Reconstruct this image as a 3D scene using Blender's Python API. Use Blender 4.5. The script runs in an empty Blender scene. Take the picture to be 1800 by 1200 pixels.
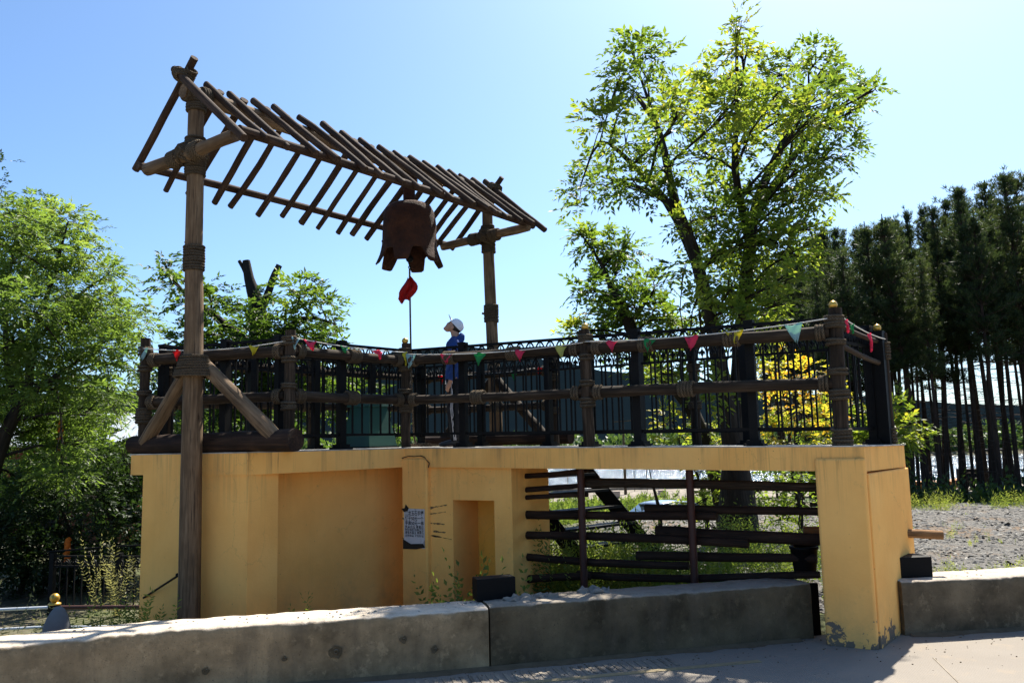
import bpy, bmesh, math, random
import numpy as np
from mathutils import Vector, Matrix, Euler

random.seed(11); RNG = np.random.default_rng(11)
scene = bpy.context.scene
COL = scene.collection
R_ = math.radians

# ------------------------------------------------------------------ camera
EYE = Vector((0, 0, 1.95))
PITCH = math.atan(175/1446.0); ROLL = R_(1.3)
fw = Vector((0, math.cos(PITCH), math.sin(PITCH)))
r0 = Vector((1, 0, 0)); u0 = Vector((0, -math.sin(PITCH), math.cos(PITCH)))
rt = math.cos(ROLL)*r0 - math.sin(ROLL)*u0
up = math.cos(ROLL)*u0 + math.sin(ROLL)*r0
cd = bpy.data.cameras.new('camera'); cam = bpy.data.objects.new('camera', cd); COL.objects.link(cam)
cam.matrix_world = Matrix(((rt.x, up.x, -fw.x, EYE.x), (rt.y, up.y, -fw.y, EYE.y), (rt.z, up.z, -fw.z, EYE.z), (0, 0, 0, 1)))
cd.sensor_width = 36; cd.lens = 36*1446/1800; cd.clip_start = .05; cd.clip_end = 9000
scene.camera = cam

# ------------------------------------------------------------------ sky, sun, exposure
SUN_EL = R_(52); SUN_AZ = math.atan2(.48, .87)        # azimuth measured from +Y towards +X
w = bpy.data.worlds.new('World'); scene.world = w; w.use_nodes = True
nt = w.node_tree; nt.nodes.clear()
sky = nt.nodes.new('ShaderNodeTexSky'); sky.sky_type = 'NISHITA'; sky.sun_disc = False
sky.sun_elevation = SUN_EL; sky.sun_rotation = SUN_AZ
sky.air_density = .82; sky.dust_density = 1.3; sky.ozone_density = 5.0; sky.altitude = 0
bg = nt.nodes.new('ShaderNodeBackground'); bg.inputs[1].default_value = .079
wo = nt.nodes.new('ShaderNodeOutputWorld')
tn = nt.nodes.new('ShaderNodeMixRGB'); tn.blend_type = 'MULTIPLY'; tn.inputs[0].default_value = 1; tn.inputs[2].default_value = (.87, 1.01, 1.06, 1)   # white balance of the air
nt.links.new(sky.outputs[0], tn.inputs[1]); nt.links.new(tn.outputs[0], bg.inputs[0]); nt.links.new(bg.outputs[0], wo.inputs[0])
sl = bpy.data.lights.new('sun', 'SUN'); sl.energy = 4.6; sl.angle = R_(.53); sl.color = (1, .94, .83)
so = bpy.data.objects.new('sun', sl); COL.objects.link(so)
sd = Vector((math.sin(SUN_AZ)*math.cos(SUN_EL), math.cos(SUN_AZ)*math.cos(SUN_EL), math.sin(SUN_EL)))
so.rotation_euler = sd.to_track_quat('Z', 'Y').to_euler(); so.location = sd*60
vs = scene.view_settings
vs.view_transform = 'Standard'; vs.look = 'None'; vs.exposure = 1.42; vs.gamma = 1; vs.use_curve_mapping = False
scene.cycles.max_bounces = 6; scene.cycles.diffuse_bounces = 4; scene.cycles.transmission_bounces = 4
scene.cycles.transparent_max_bounces = 8

# ------------------------------------------------------------------ materials
class NT:
    def __init__(s, name):
        s.m = bpy.data.materials.new(name); s.m.use_nodes = True; s.t = s.m.node_tree; s.t.nodes.clear()
        s.out = s.n('OutputMaterial')
    def n(s, typ, **kw):
        nd = s.t.nodes.new('ShaderNode'+typ)
        for k, v in kw.items():
            if hasattr(nd, k) and not k[0].isupper(): setattr(nd, k, v)
        return nd
    def l(s, a, b): s.t.links.new(a, b)
    def inp(s, nd, key, v):
        if hasattr(v, 'is_linked') or isinstance(v, bpy.types.NodeSocket): s.l(v, nd.inputs[key])
        else: nd.inputs[key].default_value = v
    def geo(s): return s.n('NewGeometry').outputs['Position']
    def obj(s): return s.n('TexCoord').outputs['Object']
    def attr(s, a, o='Vector'): return s.n('Attribute', attribute_name=a).outputs[o]
    def mapv(s, v, sc=(1, 1, 1), loc=(0, 0, 0)):
        m = s.n('Mapping'); s.l(v, m.inputs[0]); m.inputs['Scale'].default_value = sc; s.inp(m, 'Location', loc); return m.outputs[0]
    def noise(s, v, scale, detail=4, rough=.6, out='Fac'):
        n = s.n('TexNoise'); s.l(v, n.inputs['Vector']); n.inputs['Scale'].default_value = scale
        n.inputs['Detail'].default_value = detail; n.inputs['Roughness'].default_value = rough; return n.outputs[out]
    def ramp(s, f, stops):
        r = s.n('ValToRGB'); s.l(f, r.inputs[0]); e = r.color_ramp.elements
        while len(e) < len(stops): e.new(.5)
        for i, (p, c) in enumerate(stops):
            e[i].position = p; e[i].color = (*c, 1) if isinstance(c, (tuple, list)) else (c, c, c, 1)
        return r.outputs[0]
    def mix(s, f, a, b, blend='MIX'):
        m = s.n('MixRGB'); m.blend_type = blend; s.inp(m, 0, f)
        for k, v in ((1, a), (2, b)):
            if isinstance(v, tuple): v = (*v, 1) if len(v) == 3 else v
            s.inp(m, k, v)
        return m.outputs[0]
    def math(s, op, a, b=0.0, clamp=False):
        m = s.n('Math', operation=op); m.use_clamp = clamp; s.inp(m, 0, a); s.inp(m, 1, b); return m.outputs[0]
    def sep(s, v):
        n = s.n('SeparateXYZ'); s.l(v, n.inputs[0]); return n.outputs
    def bump(s, h, strength=.3, dist=.01):
        b = s.n('Bump'); s.l(h, b.inputs['Height']); b.inputs['Strength'].default_value = strength; b.inputs['Distance'].default_value = dist; return b.outputs[0]
    def bsdf(s, col, rough=.8, bump=None, spec=.3, metal=0.0):
        p = s.n('BsdfPrincipled')
        if isinstance(col, tuple): col = (*col, 1)
        s.inp(p, 'Base Color', col); s.inp(p, 'Roughness', rough); p.inputs['Specular IOR Level'].default_value = spec; p.inputs['Metallic'].default_value = metal
        if bump is not None: s.l(bump, p.inputs['Normal'])
        s.l(p.outputs[0], s.out.inputs[0]); return p
MATS = {}
def mat(name):
    return MATS[name]
def simple(name, col, rough=.7, spec=.3, metal=0.0, var=.25, scale=9):
    t = NT(name); n = t.noise(t.obj(), scale, 5, .65)
    c = t.mix(n, tuple(x*(1-var) for x in col), tuple(min(1, x*(1+var)) for x in col))
    t.bsdf(c, rough, t.bump(n, .15, .01), spec, metal); MATS[name] = t.m; return t.m

def wood(name, a, b, c):
    t = NT(name); ax = t.attr('ax'); rnd = t.n('ObjectInfo').outputs['Random']
    off = t.n('CombineXYZ'); t.l(t.math('MULTIPLY', rnd, 37.0), off.inputs[0]); t.l(t.math('MULTIPLY', rnd, 91.0), off.inputs[2])
    v = t.n('VectorMath', operation='ADD'); t.l(ax, v.inputs[0]); t.l(off.outputs[0], v.inputs[1]); v = v.outputs[0]
    g = t.noise(t.mapv(v, (1, 1, .05)), 42, 5, .7)
    big = t.noise(t.mapv(v, (1, 1, .35)), 7, 3, .6)
    col = t.ramp(g, [(.28, a), (.5, b), (.72, c)])
    col = t.mix(t.ramp(big, [(.35, 0.0), (.7, .75)]), col, tuple(x*.45 for x in a))
    col = t.mix(t.math('MULTIPLY', rnd, .45), col, tuple(x*.6 for x in b))
    vo = t.n('TexVoronoi'); t.l(t.mapv(v, (1, 1, .22)), vo.inputs['Vector']); vo.inputs['Scale'].default_value = 9
    knot = t.ramp(vo.outputs['Distance'], [(.05, 1.0), (.13, 0.0)])
    col = t.mix(t.math('MULTIPLY', knot, .8), col, tuple(x*.25 for x in a))
    crack = t.noise(t.mapv(v, (1, 1, .03)), 75, 2, .5)
    ck = t.ramp(crack, [(.33, 1.0), (.40, 0.0)])
    col = t.mix(t.math('MULTIPLY', ck, .7), col, (.012, .009, .007))
    h = t.math('SUBTRACT', g, t.math('MULTIPLY', ck, 1.2))
    t.bsdf(col, .85, t.bump(h, .5, .008), .2); MATS[name] = t.m
wood('pole_wood', (.095, .054, .028), (.205, .132, .074), (.33, .228, .138))
wood('rail_wood', (.016, .010, .006), (.046, .030, .018), (.125, .088, .060))
wood('rafter_wood', (.026, .014, .009), (.068, .039, .024), (.145, .096, .066))
wood('dark_log', (.014, .008, .006), (.036, .019, .012), (.08, .044, .026))
wood('fresh_log', (.20, .10, .04), (.34, .18, .075), (.44, .26, .12))
wood('bark', (.014, .011, .008), (.032, .025, .018), (.065, .053, .04))
wood('pine_bark', (.02, .012, .009), (.05, .03, .02), (.11, .07, .05))
wood('cut_wood', (.08, .06, .045), (.16, .12, .085), (.26, .19, .13))

t = NT('rope'); o = t.attr('ax')
wv = t.n('TexWave'); wv.wave_type = 'BANDS'; wv.bands_direction = 'DIAGONAL'; t.l(t.mapv(o, (1, 1, .6)), wv.inputs['Vector']); wv.inputs['Scale'].default_value = 26; wv.inputs['Distortion'].default_value = 1.0
n = t.noise(t.obj(), 30, 4)
c = t.mix(n, (.075, .054, .035), (.25, .19, .125)); c = t.mix(t.math('MULTIPLY', t.ramp(wv.outputs[1], [(.1, 1.0), (.5, 0.0)]), .75), c, (.035, .025, .017))
t.bsdf(c, .95, t.bump(wv.outputs[1], .9, .012), .1); MATS['rope'] = t.m

t = NT('black_iron'); n = t.noise(t.obj(), 14, 5)
c = t.ramp(n, [(.35, (.004, .004, .0045)), (.68, (.007, .0065, .006)), (.8, (.022, .013, .008))])
t.bsdf(c, .6, t.bump(n, .1, .004), .12); MATS['black_iron'] = t.m
simple('red_steel', (.045, .012, .007), .6, .4, var=.4)
simple('gold', (.55, .33, .06), .38, .5, .6, var=.3)
simple('black_plastic', (.004, .004, .0045), .6, .12)
simple('teal_paint', (.009, .052, .042), .5, .4, var=.2, scale=5)

# painted plaster: yellow distemper, drip streaks below the deck edge, peeled grey patches at the foot
def plaster(name, base, dirt=1.0, peel=False):
    t = NT(name); p = t.geo(); xyz = t.sep(p)
    big = t.noise(p, 1.6, 5, .6); fine = t.noise(p, 38, 4, .7)
    c = t.mix(t.ramp(big, [(.32, 0.0), (.66, 1.0)]), tuple(x*.88 for x in base), tuple(min(.97, x*1.06) for x in base)); c = t.mix(t.math('MULTIPLY', t.ramp(t.noise(p, .8, 3, .5), [(.45, 0.0), (.65, 1.0)]), .25), c, (.86, .52, .20))
    c = t.mix(t.math('MULTIPLY', fine, .06), c, (.30, .21, .09))
    sv = t.mapv(p, (1, 1, .035))
    st = t.noise(sv, 6.5, 5, .8); st2 = t.noise(sv, 23, 3, .7)
    zt = t.math('SUBTRACT', xyz[2], 1.05); top = t.ramp(zt, [(.12, .10), (.60, .55), (.86, 1.0)])
    m = t.math('MULTIPLY', t.ramp(st, [(.50, 0.0), (.68, 1.0)]), top); m2 = t.math('MULTIPLY', t.ramp(st2, [(.60, 0.0), (.70, 1.0)]), top)
    pt_ = t.ramp(t.noise(p, 1.3, 3, .6), [(.38, .15), (.62, 1.0)]); c = t.mix(t.math('MULTIPLY', t.math('MULTIPLY', m, .75*dirt), pt_), c, (.19, .135, .07)); c = t.mix(t.math('MULTIPLY', t.math('MULTIPLY', m2, .6*dirt), pt_), c, (.10, .072, .045))
    bl = t.noise(p, 4.2, 6, .75); c = t.mix(t.math('MULTIPLY', t.ramp(bl, [(.60, 0.0), (.74, 1.0)]), .40*dirt), c, (.42, .28, .12))
    pits = t.n('TexVoronoi'); t.l(p, pits.inputs['Vector']); pits.inputs['Scale'].default_value = 9
    pk = t.ramp(pits.outputs['Distance'], [(.03, 1.0), (.055, 0.0)]); c = t.mix(t.math('MULTIPLY', pk, .6), c, (.10, .075, .05))
    wp = t.n('VectorMath', operation='ADD'); t.l(p, wp.inputs[0]); wn = t.n('VectorMath', operation='SCALE'); t.l(t.noise(p, 5, 4, .7, 'Color'), wn.inputs[0]); wn.inputs['Scale'].default_value = .22; t.l(wn.outputs[0], wp.inputs[1])
    ce = t.n('TexVoronoi', feature='DISTANCE_TO_EDGE'); t.l(wp.outputs[0], ce.inputs['Vector']); ce.inputs['Scale'].default_value = 1.25
    cm = t.math('MULTIPLY', t.ramp(ce.outputs['Distance'], [(.002, 1.0), (.006, 0.0)]), t.ramp(t.noise(p, 1.1, 2), [(.52, 0.0), (.60, 1.0)])); c = t.mix(t.math('MULTIPLY', cm, .22), c, (.16, .11, .06))
    lowd = t.math('MULTIPLY', t.ramp(xyz[2], [(0.0, .9), (.55, 0.0)]), t.ramp(t.noise(p, 3.0, 5, .7), [(.42, 0.0), (.66, 1.0)])); c = t.mix(t.math('MULTIPLY', lowd, .45), c, (.26, .19, .10))
    h = t.math('ADD', fine, t.math('MULTIPLY', bl, .8))
    if peel:
        pn = t.noise(p, 6.5, 5, .65); low = t.ramp(xyz[2], [(0.0, .42), (.16, .31), (.55, 0.0)])
        pm = t.ramp(t.math('ADD', pn, low), [(.875, 0.0), (.90, 1.0)]); c = t.mix(t.math('MULTIPLY', pm, .95), c, (.115, .105, .09))
        h = t.math('SUBTRACT', h, pm)
    t.bsdf(c, .9, t.bump(h, .22, .012), .15); MATS[name] = t.m
YEL = (.97, .485, .128)
plaster('plaster', YEL); plaster('plaster_worn', YEL, 1.0, True); plaster('plaster_rear', (.88, .45, .07), .6)  # plaster_rear: deeper yellow, with bounced light put into its colour

def concrete(name, base, stain=1.0, sunlit_top=None):
    t = NT(name); p = t.geo()
    b = t.noise(p, 2.2, 6, .65); f = t.noise(p, 55, 4, .75); s = t.noise(t.mapv(p, (1, 1, .16)), 4.5, 5, .7)
    c = t.mix(t.ramp(b, [(.34, 0.0), (.66, 1.0)]), tuple(x*.50 for x in base), tuple(x*1.5 for x in base)); c = t.mix(t.math('MULTIPLY', t.ramp(t.noise(p, 8, 5, .7), [(.56, 0.0), (.66, 1.0)]), .45), c, tuple(x*2.0 for x in base)); c = t.mix(t.math('MULTIPLY', f, .22), c, tuple(x*.5 for x in base))
    c = t.mix(t.math('MULTIPLY', t.ramp(s, [(.50, 0.0), (.72, 1.0)]), .55*stain), c, (.115, .088, .060))
    v = t.n('TexVoronoi'); t.l(p, v.inputs['Vector']); v.inputs['Scale'].default_value = 15
    k = t.ramp(v.outputs['Distance'], [(.05, 1.0), (.12, 0.0)]); pick = t.ramp(t.noise(p, 9, 2), [(.54, 0.0), (.60, 1.0)]); k = t.math('MULTIPLY', k, pick)
    c = t.mix(t.math('MULTIPLY', k, .75), c, (.045, .038, .030))
    if sunlit_top:   # sunlight painted in: paler tone on the upward faces
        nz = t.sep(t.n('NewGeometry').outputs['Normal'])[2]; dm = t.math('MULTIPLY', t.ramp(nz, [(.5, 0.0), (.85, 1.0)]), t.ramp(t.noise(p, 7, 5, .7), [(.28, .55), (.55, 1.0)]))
        c = t.mix(dm, c, t.mix(f, tuple(x*.72 for x in sunlit_top), tuple(x*1.12 for x in sunlit_top)))
    sp = t.ramp(t.noise(p, 95, 3, .6), [(.30, 1.0), (.37, 0.0)]); c = t.mix(t.math('MULTIPLY', sp, .7), c, tuple(x*.22 for x in base)); k = t.math('ADD', k, sp)
    h = t.math('SUBTRACT', t.math('ADD', f, t.math('MULTIPLY', b, 1.5)), k)
    t.bsdf(c, .92, t.bump(h, .45, .012), .15); MATS[name] = t.m
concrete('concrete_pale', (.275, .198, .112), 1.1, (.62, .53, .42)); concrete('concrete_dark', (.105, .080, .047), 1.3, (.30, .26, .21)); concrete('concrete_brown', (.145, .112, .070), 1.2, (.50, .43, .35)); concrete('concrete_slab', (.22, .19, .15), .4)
concrete('concrete_deck', (.45, .42, .37), .8)

t = NT('road'); p = t.geo(); b = t.noise(p, .9, 6, .6); f = t.noise(p, 70, 4, .8)
c = t.mix(b, (.185, .160, .131), (.285, .253, .214)); c = t.mix(t.math('MULTIPLY', t.ramp(f, [(.4, 0.0), (.62, 1.0)]), .35), c, (.17, .15, .13))
dr = t.noise(p, 3.1, 5, .7); c = t.mix(t.math('MULTIPLY', t.ramp(dr, [(.55, 0.0), (.75, 1.0)]), .35), c, (.36, .27, .17))
gv = t.n('TexWave'); gv.wave_type = 'BANDS'; gv.bands_direction = 'X'; t.l(t.mapv(p, (1, .22, 1)), gv.inputs['Vector']); gv.inputs['Scale'].default_value = 15; gv.inputs['Distortion'].default_value = .6
h = t.math('ADD', f, t.math('MULTIPLY', gv.outputs[1], .8)); t.bsdf(c, .9, t.bump(h, .35, .006), .2); MATS['road'] = t.m

t = NT('ground'); p = t.geo(); b = t.noise(p, .35, 6, .65); f = t.noise(p, 9, 6, .75)
c = t.ramp(f, [(.3, (.05, .042, .03)), (.55, (.135, .115, .085)), (.75, (.22, .195, .155))])
c = t.mix(t.ramp(b, [(.42, 0.0), (.62, .8)]), c, (.06, .085, .022))
t.bsdf(c, .95, t.bump(f, .6, .03), .1); MATS['ground'] = t.m
t = NT('shingle_bed'); p = t.geo(); f = t.noise(p, 26, 5, .8); b = t.noise(p, .8, 4)
c = t.ramp(f, [(.32, (.06, .056, .052)), (.52, (.17, .16, .146)), (.72, (.29, .275, .25))])
c = t.mix(t.ramp(b, [(.52, 0.0), (.66, .7)]), c, (.20, .13, .075))
t.bsdf(c, .95, t.bump(f, .9, .04), .1); MATS['shingle_bed'] = t.m
t = NT('stone_chip'); i = t.attr('tint', 'Fac')
c = t.ramp(i, [(0.0, (.05, .05, .053)), (.5, (.165, .158, .147)), (.85, (.30, .28, .245)), (1.0, (.48, .45, .39))]); t.bsdf(c, .9, None, .2); MATS['stone_chip'] = t.m
t = NT('water'); p = t.geo(); a = t.noise(t.mapv(p, (.16, .5, 1)), 2.4, 5, .65); b = t.noise(t.mapv(p, (.06, .22, 1)), 1.1, 3)
h = t.math('ADD', a, t.math('MULTIPLY', b, 1.4)); t.bsdf((.055, .075, .095), .16, t.bump(h, 1.0, .55), .5); MATS['water'] = t.m
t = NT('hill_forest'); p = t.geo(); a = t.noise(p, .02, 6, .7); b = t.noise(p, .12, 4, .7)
c = t.mix(a, (.0022, .0050, .0085), (.0050, .0090, .0105)); c = t.mix(t.math('MULTIPLY', b, .4), c, (.002, .0045, .008)); df = t.n('BsdfDiffuse'); t.l(c, df.inputs[0]); t.l(df.outputs[0], t.out.inputs[0]); MATS['hill_forest'] = t.m  # blue of the distant haze is mixed into the forest colour
t = NT('metal_roof'); n = t.noise(t.obj(), 3, 4); t.bsdf(t.mix(n, (.42, .46, .50), (.62, .65, .68)), .45, None, .5, .2); MATS['metal_roof'] = t.m

# foliage: leaf colour varies leaf by leaf ("tint"), light passes through
def leafmat(name, stops, trans=.5, gloss=.35, boost=2.0):
    t = NT(name); i = t.attr('tint', 'Fac'); c = t.ramp(i, stops)
    p = t.n('BsdfPrincipled'); t.l(c, p.inputs['Base Color']); p.inputs['Roughness'].default_value = .5; p.inputs['Specular IOR Level'].default_value = gloss
    tr = t.n('BsdfTranslucent'); t.l(t.mix(1.0, c, (boost, boost*.95, boost*.6), 'MULTIPLY'), tr.inputs[0])
    m = t.n('MixShader'); m.inputs[0].default_value = trans; t.l(p.outputs[0], m.inputs[1]); t.l(tr.outputs[0], m.inputs[2]); t.l(m.outputs[0], t.out.inputs[0]); MATS[name] = t.m
leafmat('ash_leaf', [(0.0, (.026, .052, .010)), (.30, (.062, .105, .015)), (.62, (.14, .180, .022)), (.88, (.30, .25, .028)), (1.0, (.40, .19, .02))], .60, .45, 2.3)
leafmat('willow_leaf', [(0.0, (.045, .080, .016)), (.4, (.090, .145, .030)), (.8, (.17, .22, .042)), (1.0, (.30, .22, .03))], .58, .5, 2.2)
leafmat('bush_leaf', [(0.0, (.014, .030, .009)), (.5, (.034, .062, .014)), (1.0, (.085, .12, .022))], .35)
leafmat('weed_leaf', [(0.0, (.05, .085, .018)), (.5, (.11, .16, .03)), (1.0, (.22, .25, .06))], .5)
leafmat('pale_weed', [(0.0, (.12, .13, .06)), (1.0, (.24, .23, .12))], .45)
leafmat('pine_needle', [(0.0, (.014, .026, .012)), (.6, (.036, .056, .022)), (1.0, (.085, .105, .04))], .35, .2)
leafmat('far_leaf', [(0.0, (.030, .060, .018)), (.6, (.065, .11, .028)), (1.0, (.11, .15, .035))], .3)
# ------------------------------------------------------------------ mesh helpers
class MB:
    """collects shapes for ONE mesh object"""
    def __init__(s): s.v = []; s.f = []; s.ax = []; s.sm = []
    def add(s, vs, fs, ax=None, smooth=False):
        o = len(s.v); s.v += [tuple(p) for p in vs]; s.f += [tuple(i+o for i in f) for f in fs]
        s.ax += [tuple(a) for a in ax] if ax is not None else [tuple(p) for p in vs]; s.sm += [smooth]*len(fs); return s
    def box(s, c, size, axes=None, rot=0.0):
        c = Vector(c)
        if axes is None: axes = (Vector((math.cos(rot), math.sin(rot), 0)), Vector((-math.sin(rot), math.cos(rot), 0)), Vector((0, 0, 1)))
        h = [Vector(a)*d/2 for a, d in zip(axes, size)]
        P = [c+h[0]*x+h[1]*y+h[2]*z for z in (-1, 1) for y in (-1, 1) for x in (-1, 1)]
        return s.add(P, [(0, 2, 3, 1), (4, 5, 7, 6), (0, 1, 5, 4), (2, 6, 7, 3), (0, 4, 6, 2), (1, 3, 7, 5)])
    def bar(s, a, b, wdt, hgt, upv=(0, 0, 1)):
        a = Vector(a); b = Vector(b); x = (b-a).normalized(); y = Vector(upv).cross(x).normalized(); z = x.cross(y)
        return s.box((a+b)/2, ((b-a).length, wdt, hgt), (x, y, z))
    def prism(s, poly, z0, z1):
        """poly CCW seen from above; z0, z1 numbers or lists per vertex"""
        n = len(poly); a = z0 if hasattr(z0, '__len__') else [z0]*n; b = z1 if hasattr(z1, '__len__') else [z1]*n
        P = [(x, y, a[i]) for i, (x, y) in enumerate(poly)]+[(x, y, b[i]) for i, (x, y) in enumerate(poly)]
        return s.add(P, [tuple(range(n-1, -1, -1)), tuple(range(n, 2*n))]+[(i, (i+1) % n, n+(i+1) % n, n+i) for i in range(n)])
    def tube(s, pts, rad, n=8, caps=True, rough=0.0, smooth=True, rnd=None, ell=None):
        pts = [Vector(p) for p in pts]; m = len(pts)
        if not hasattr(rad, '__len__'): rad = [rad]*m
        t0 = (pts[1]-pts[0]).normalized(); ref = Vector((0, 0, 1)) if abs(t0.z) < .9 else Vector((1, 0, 0))
        x = ref.cross(t0).normalized(); V = []; A = []; sl = 0.0; rnd = rnd or random
        lob = [rnd.uniform(-1, 1) for _ in range(n)]
        for i, p in enumerate(pts):
            t = (pts[min(i+1, m-1)]-pts[max(i-1, 0)]).normalized(); x = (x-t*x.dot(t)).normalized(); y = t.cross(x)
            if i: sl += (p-pts[i-1]).length
            for k in range(n):
                a = 2*math.pi*k/n; r = rad[i]*(1+rough*(.6*lob[k]+.7*rnd.uniform(-1, 1)))
                ex = ell[0] if ell else 1; ey = ell[1] if ell else 1
                V.append(p+x*math.cos(a)*r*ex+y*math.sin(a)*r*ey); A.append((math.cos(a)*rad[i], math.sin(a)*rad[i], sl))
        F = [(i*n+k, i*n+(k+1) % n, (i+1)*n+(k+1) % n, (i+1)*n+k) for i in range(m-1) for k in range(n)]
        s.add(V, F, A, smooth)
        if caps:
            for base, order in ((0, range(n-1, -1, -1)), ((m-1)*n, range(n))):
                s.add([V[base+k] for k in range(n)], [tuple(order)], [A[base+k] for k in range(n)])
        return s
    def log(s, a, b, ra, rb=None, seg=7, n=12, bend=.012, rough=.05, rnd=None):
        a = Vector(a); b = Vector(b); rb = ra if rb is None else rb; rnd = rnd or random; L = (b-a).length; P = []; Rr = []
        d = Vector((rnd.uniform(-1, 1), rnd.uniform(-1, 1), rnd.uniform(-1, 1)))*bend*L
        for i in range(seg+1):
            k = i/seg; P.append(a.lerp(b, k)+d*math.sin(math.pi*k)+Vector([rnd.uniform(-1, 1)*ra*.06 for _ in range(3)])); Rr.append((ra+(rb-ra)*k)*(1+rnd.uniform(-1, 1)*.04))
        return s.tube(P, Rr, n, True, rough, True, rnd)
    def ring(s, c, axis, R, r, n=22, m=7, ell=1.0, ex=None):
        c = Vector(c); z = Vector(axis).normalized(); ref = Vector(ex) if ex is not None else (Vector((0, 0, 1)) if abs(z.z) < .9 else Vector((1, 0, 0)))
        x = (ref-z*ref.dot(z)).normalized(); y = z.cross(x); V = []; A = []
        for i in range(n):
            a = 2*math.pi*i/n; rd = x*math.cos(a)*ell+y*math.sin(a); cc = c+rd*R; dd = rd.normalized()
            for k in range(m):
                b = 2*math.pi*k/m; V.append(cc+dd*math.cos(b)*r+z*math.sin(b)*r); A.append((math.cos(b)*r+a*R, math.sin(b)*r, b*r*1.5))
        F = [(i*m+k, ((i+1) % n)*m+k, ((i+1) % n)*m+(k+1) % m, i*m+(k+1) % m) for i in range(n) for k in range(m)]
        return s.add(V, F, A, True)
    def coil(s, c, axis, R, turns, r=.017, tilt=.05, R2=None, ell=1.0, ex=None):
        """rope wound round a log: turns lie side by side"""
        z = Vector(axis).normalized(); R2 = R if R2 is None else R2
        for i in range(turns):
            k = i/(turns-1) if turns > 1 else .5
            ax = (z+Vector([random.uniform(-1, 1)*tilt for _ in range(3)])).normalized()
            s.ring(Vector(c)+z*(i-(turns-1)/2)*r*1.86, ax, R+(R2-R)*k+r*.55+random.uniform(-.1, .1)*r, r*random.uniform(.92, 1.06), ell=ell, ex=ex)
        return s
    def ball(s, c, r, n=14, m=9, sc=(1, 1, 1)):
        c = Vector(c); V = [c+Vector((0, 0, -r*sc[2]))]
        for i in range(1, m):
            b = math.pi*i/m-math.pi/2
            for k in range(n):
                a = 2*math.pi*k/n; V.append(c+Vector((math.cos(a)*math.cos(b)*r*sc[0], math.sin(a)*math.cos(b)*r*sc[1], math.sin(b)*r*sc[2])))
        V.append(c+Vector((0, 0, r*sc[2]))); F = [(0, 1+(k+1) % n, 1+k) for k in range(n)]
        F += [(1+i*n+k, 1+i*n+(k+1) % n, 1+(i+1)*n+(k+1) % n, 1+(i+1)*n+k) for i in range(m-2) for k in range(n)]
        e = len(V)-1; F += [(1+(m-2)*n+k, 1+(m-2)*n+(k+1) % n, e) for k in range(n)]
        return s.add(V, F, None, True)
    def lathe(s, c, prof, n=20):
        c = Vector(c); V = [c+Vector((math.cos(2*math.pi*k/n)*r, math.sin(2*math.pi*k/n)*r, z)) for r, z in prof for k in range(n)]
        F = [(i*n+k, i*n+(k+1) % n, (i+1)*n+(k+1) % n, (i+1)*n+k) for i in range(len(prof)-1) for k in range(n)]
        return s.add(V, F, None, True)
    def mesh(s, name, off=(0, 0, 0)):
        me = bpy.data.meshes.new(name); ox, oy, oz = off
        me.from_pydata([(x-ox, y-oy, z-oz) for x, y, z in s.v], [], s.f)
        me.polygons.foreach_set('use_smooth', s.sm)
        at = me.attributes.new('ax', 'FLOAT_VECTOR', 'POINT'); at.data.foreach_set('vector', [q for p in s.ax for q in p])
        me.update(); return me

def org(p):
    """world origin of a thing or of a part under it"""
    o = Vector(p.location)
    while p.parent: p = p.parent; o += Vector(p.location)
    return o
def link(name, me, m, parent=None, loc=None):
    o = bpy.data.objects.new(name, me); COL.objects.link(o)
    if m is not None and me is not None and len(me.materials) == 0: me.materials.append(MATS[m])
    if parent is not None: o.parent = parent
    if loc is not None: o.location = Vector(loc)-(org(parent) if parent is not None else Vector())
    return o
def part(name, mb, m, parent, label=None, kind=None):
    """mb is in world coordinates; becomes a child of parent"""
    o = link(name, mb.mesh(name, org(parent)), m, parent)
    if label: o['label'] = label
    if kind: o['kind'] = kind
    return o
def solo(name, mb, m, label, cat, group=None, base=None):
    base = Vector(base) if base is not None else Vector()
    o = link(name, mb.mesh(name, base), m); o.location = base
    return tag(o, label, cat, group)
def tag(o, label, cat, group=None):
    o['label'] = label; o['category'] = cat
    if group: o['group'] = group
    return o
def thing(name, label, cat, loc=(0, 0, 0), group=None):
    o = bpy.data.objects.new(name, None); COL.objects.link(o); o.location = loc; o.empty_display_size = .2
    return tag(o, label, cat, group)
def struct(name, mb, m, kind='structure'):
    o = link(name, mb.mesh(name), m); o['kind'] = kind; return o
def bevel(o, wd=.01, seg=2):
    md = o.modifiers.new('bevel', 'BEVEL'); md.width = wd; md.segments = seg; md.limit_method = 'ANGLE'; return o

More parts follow.
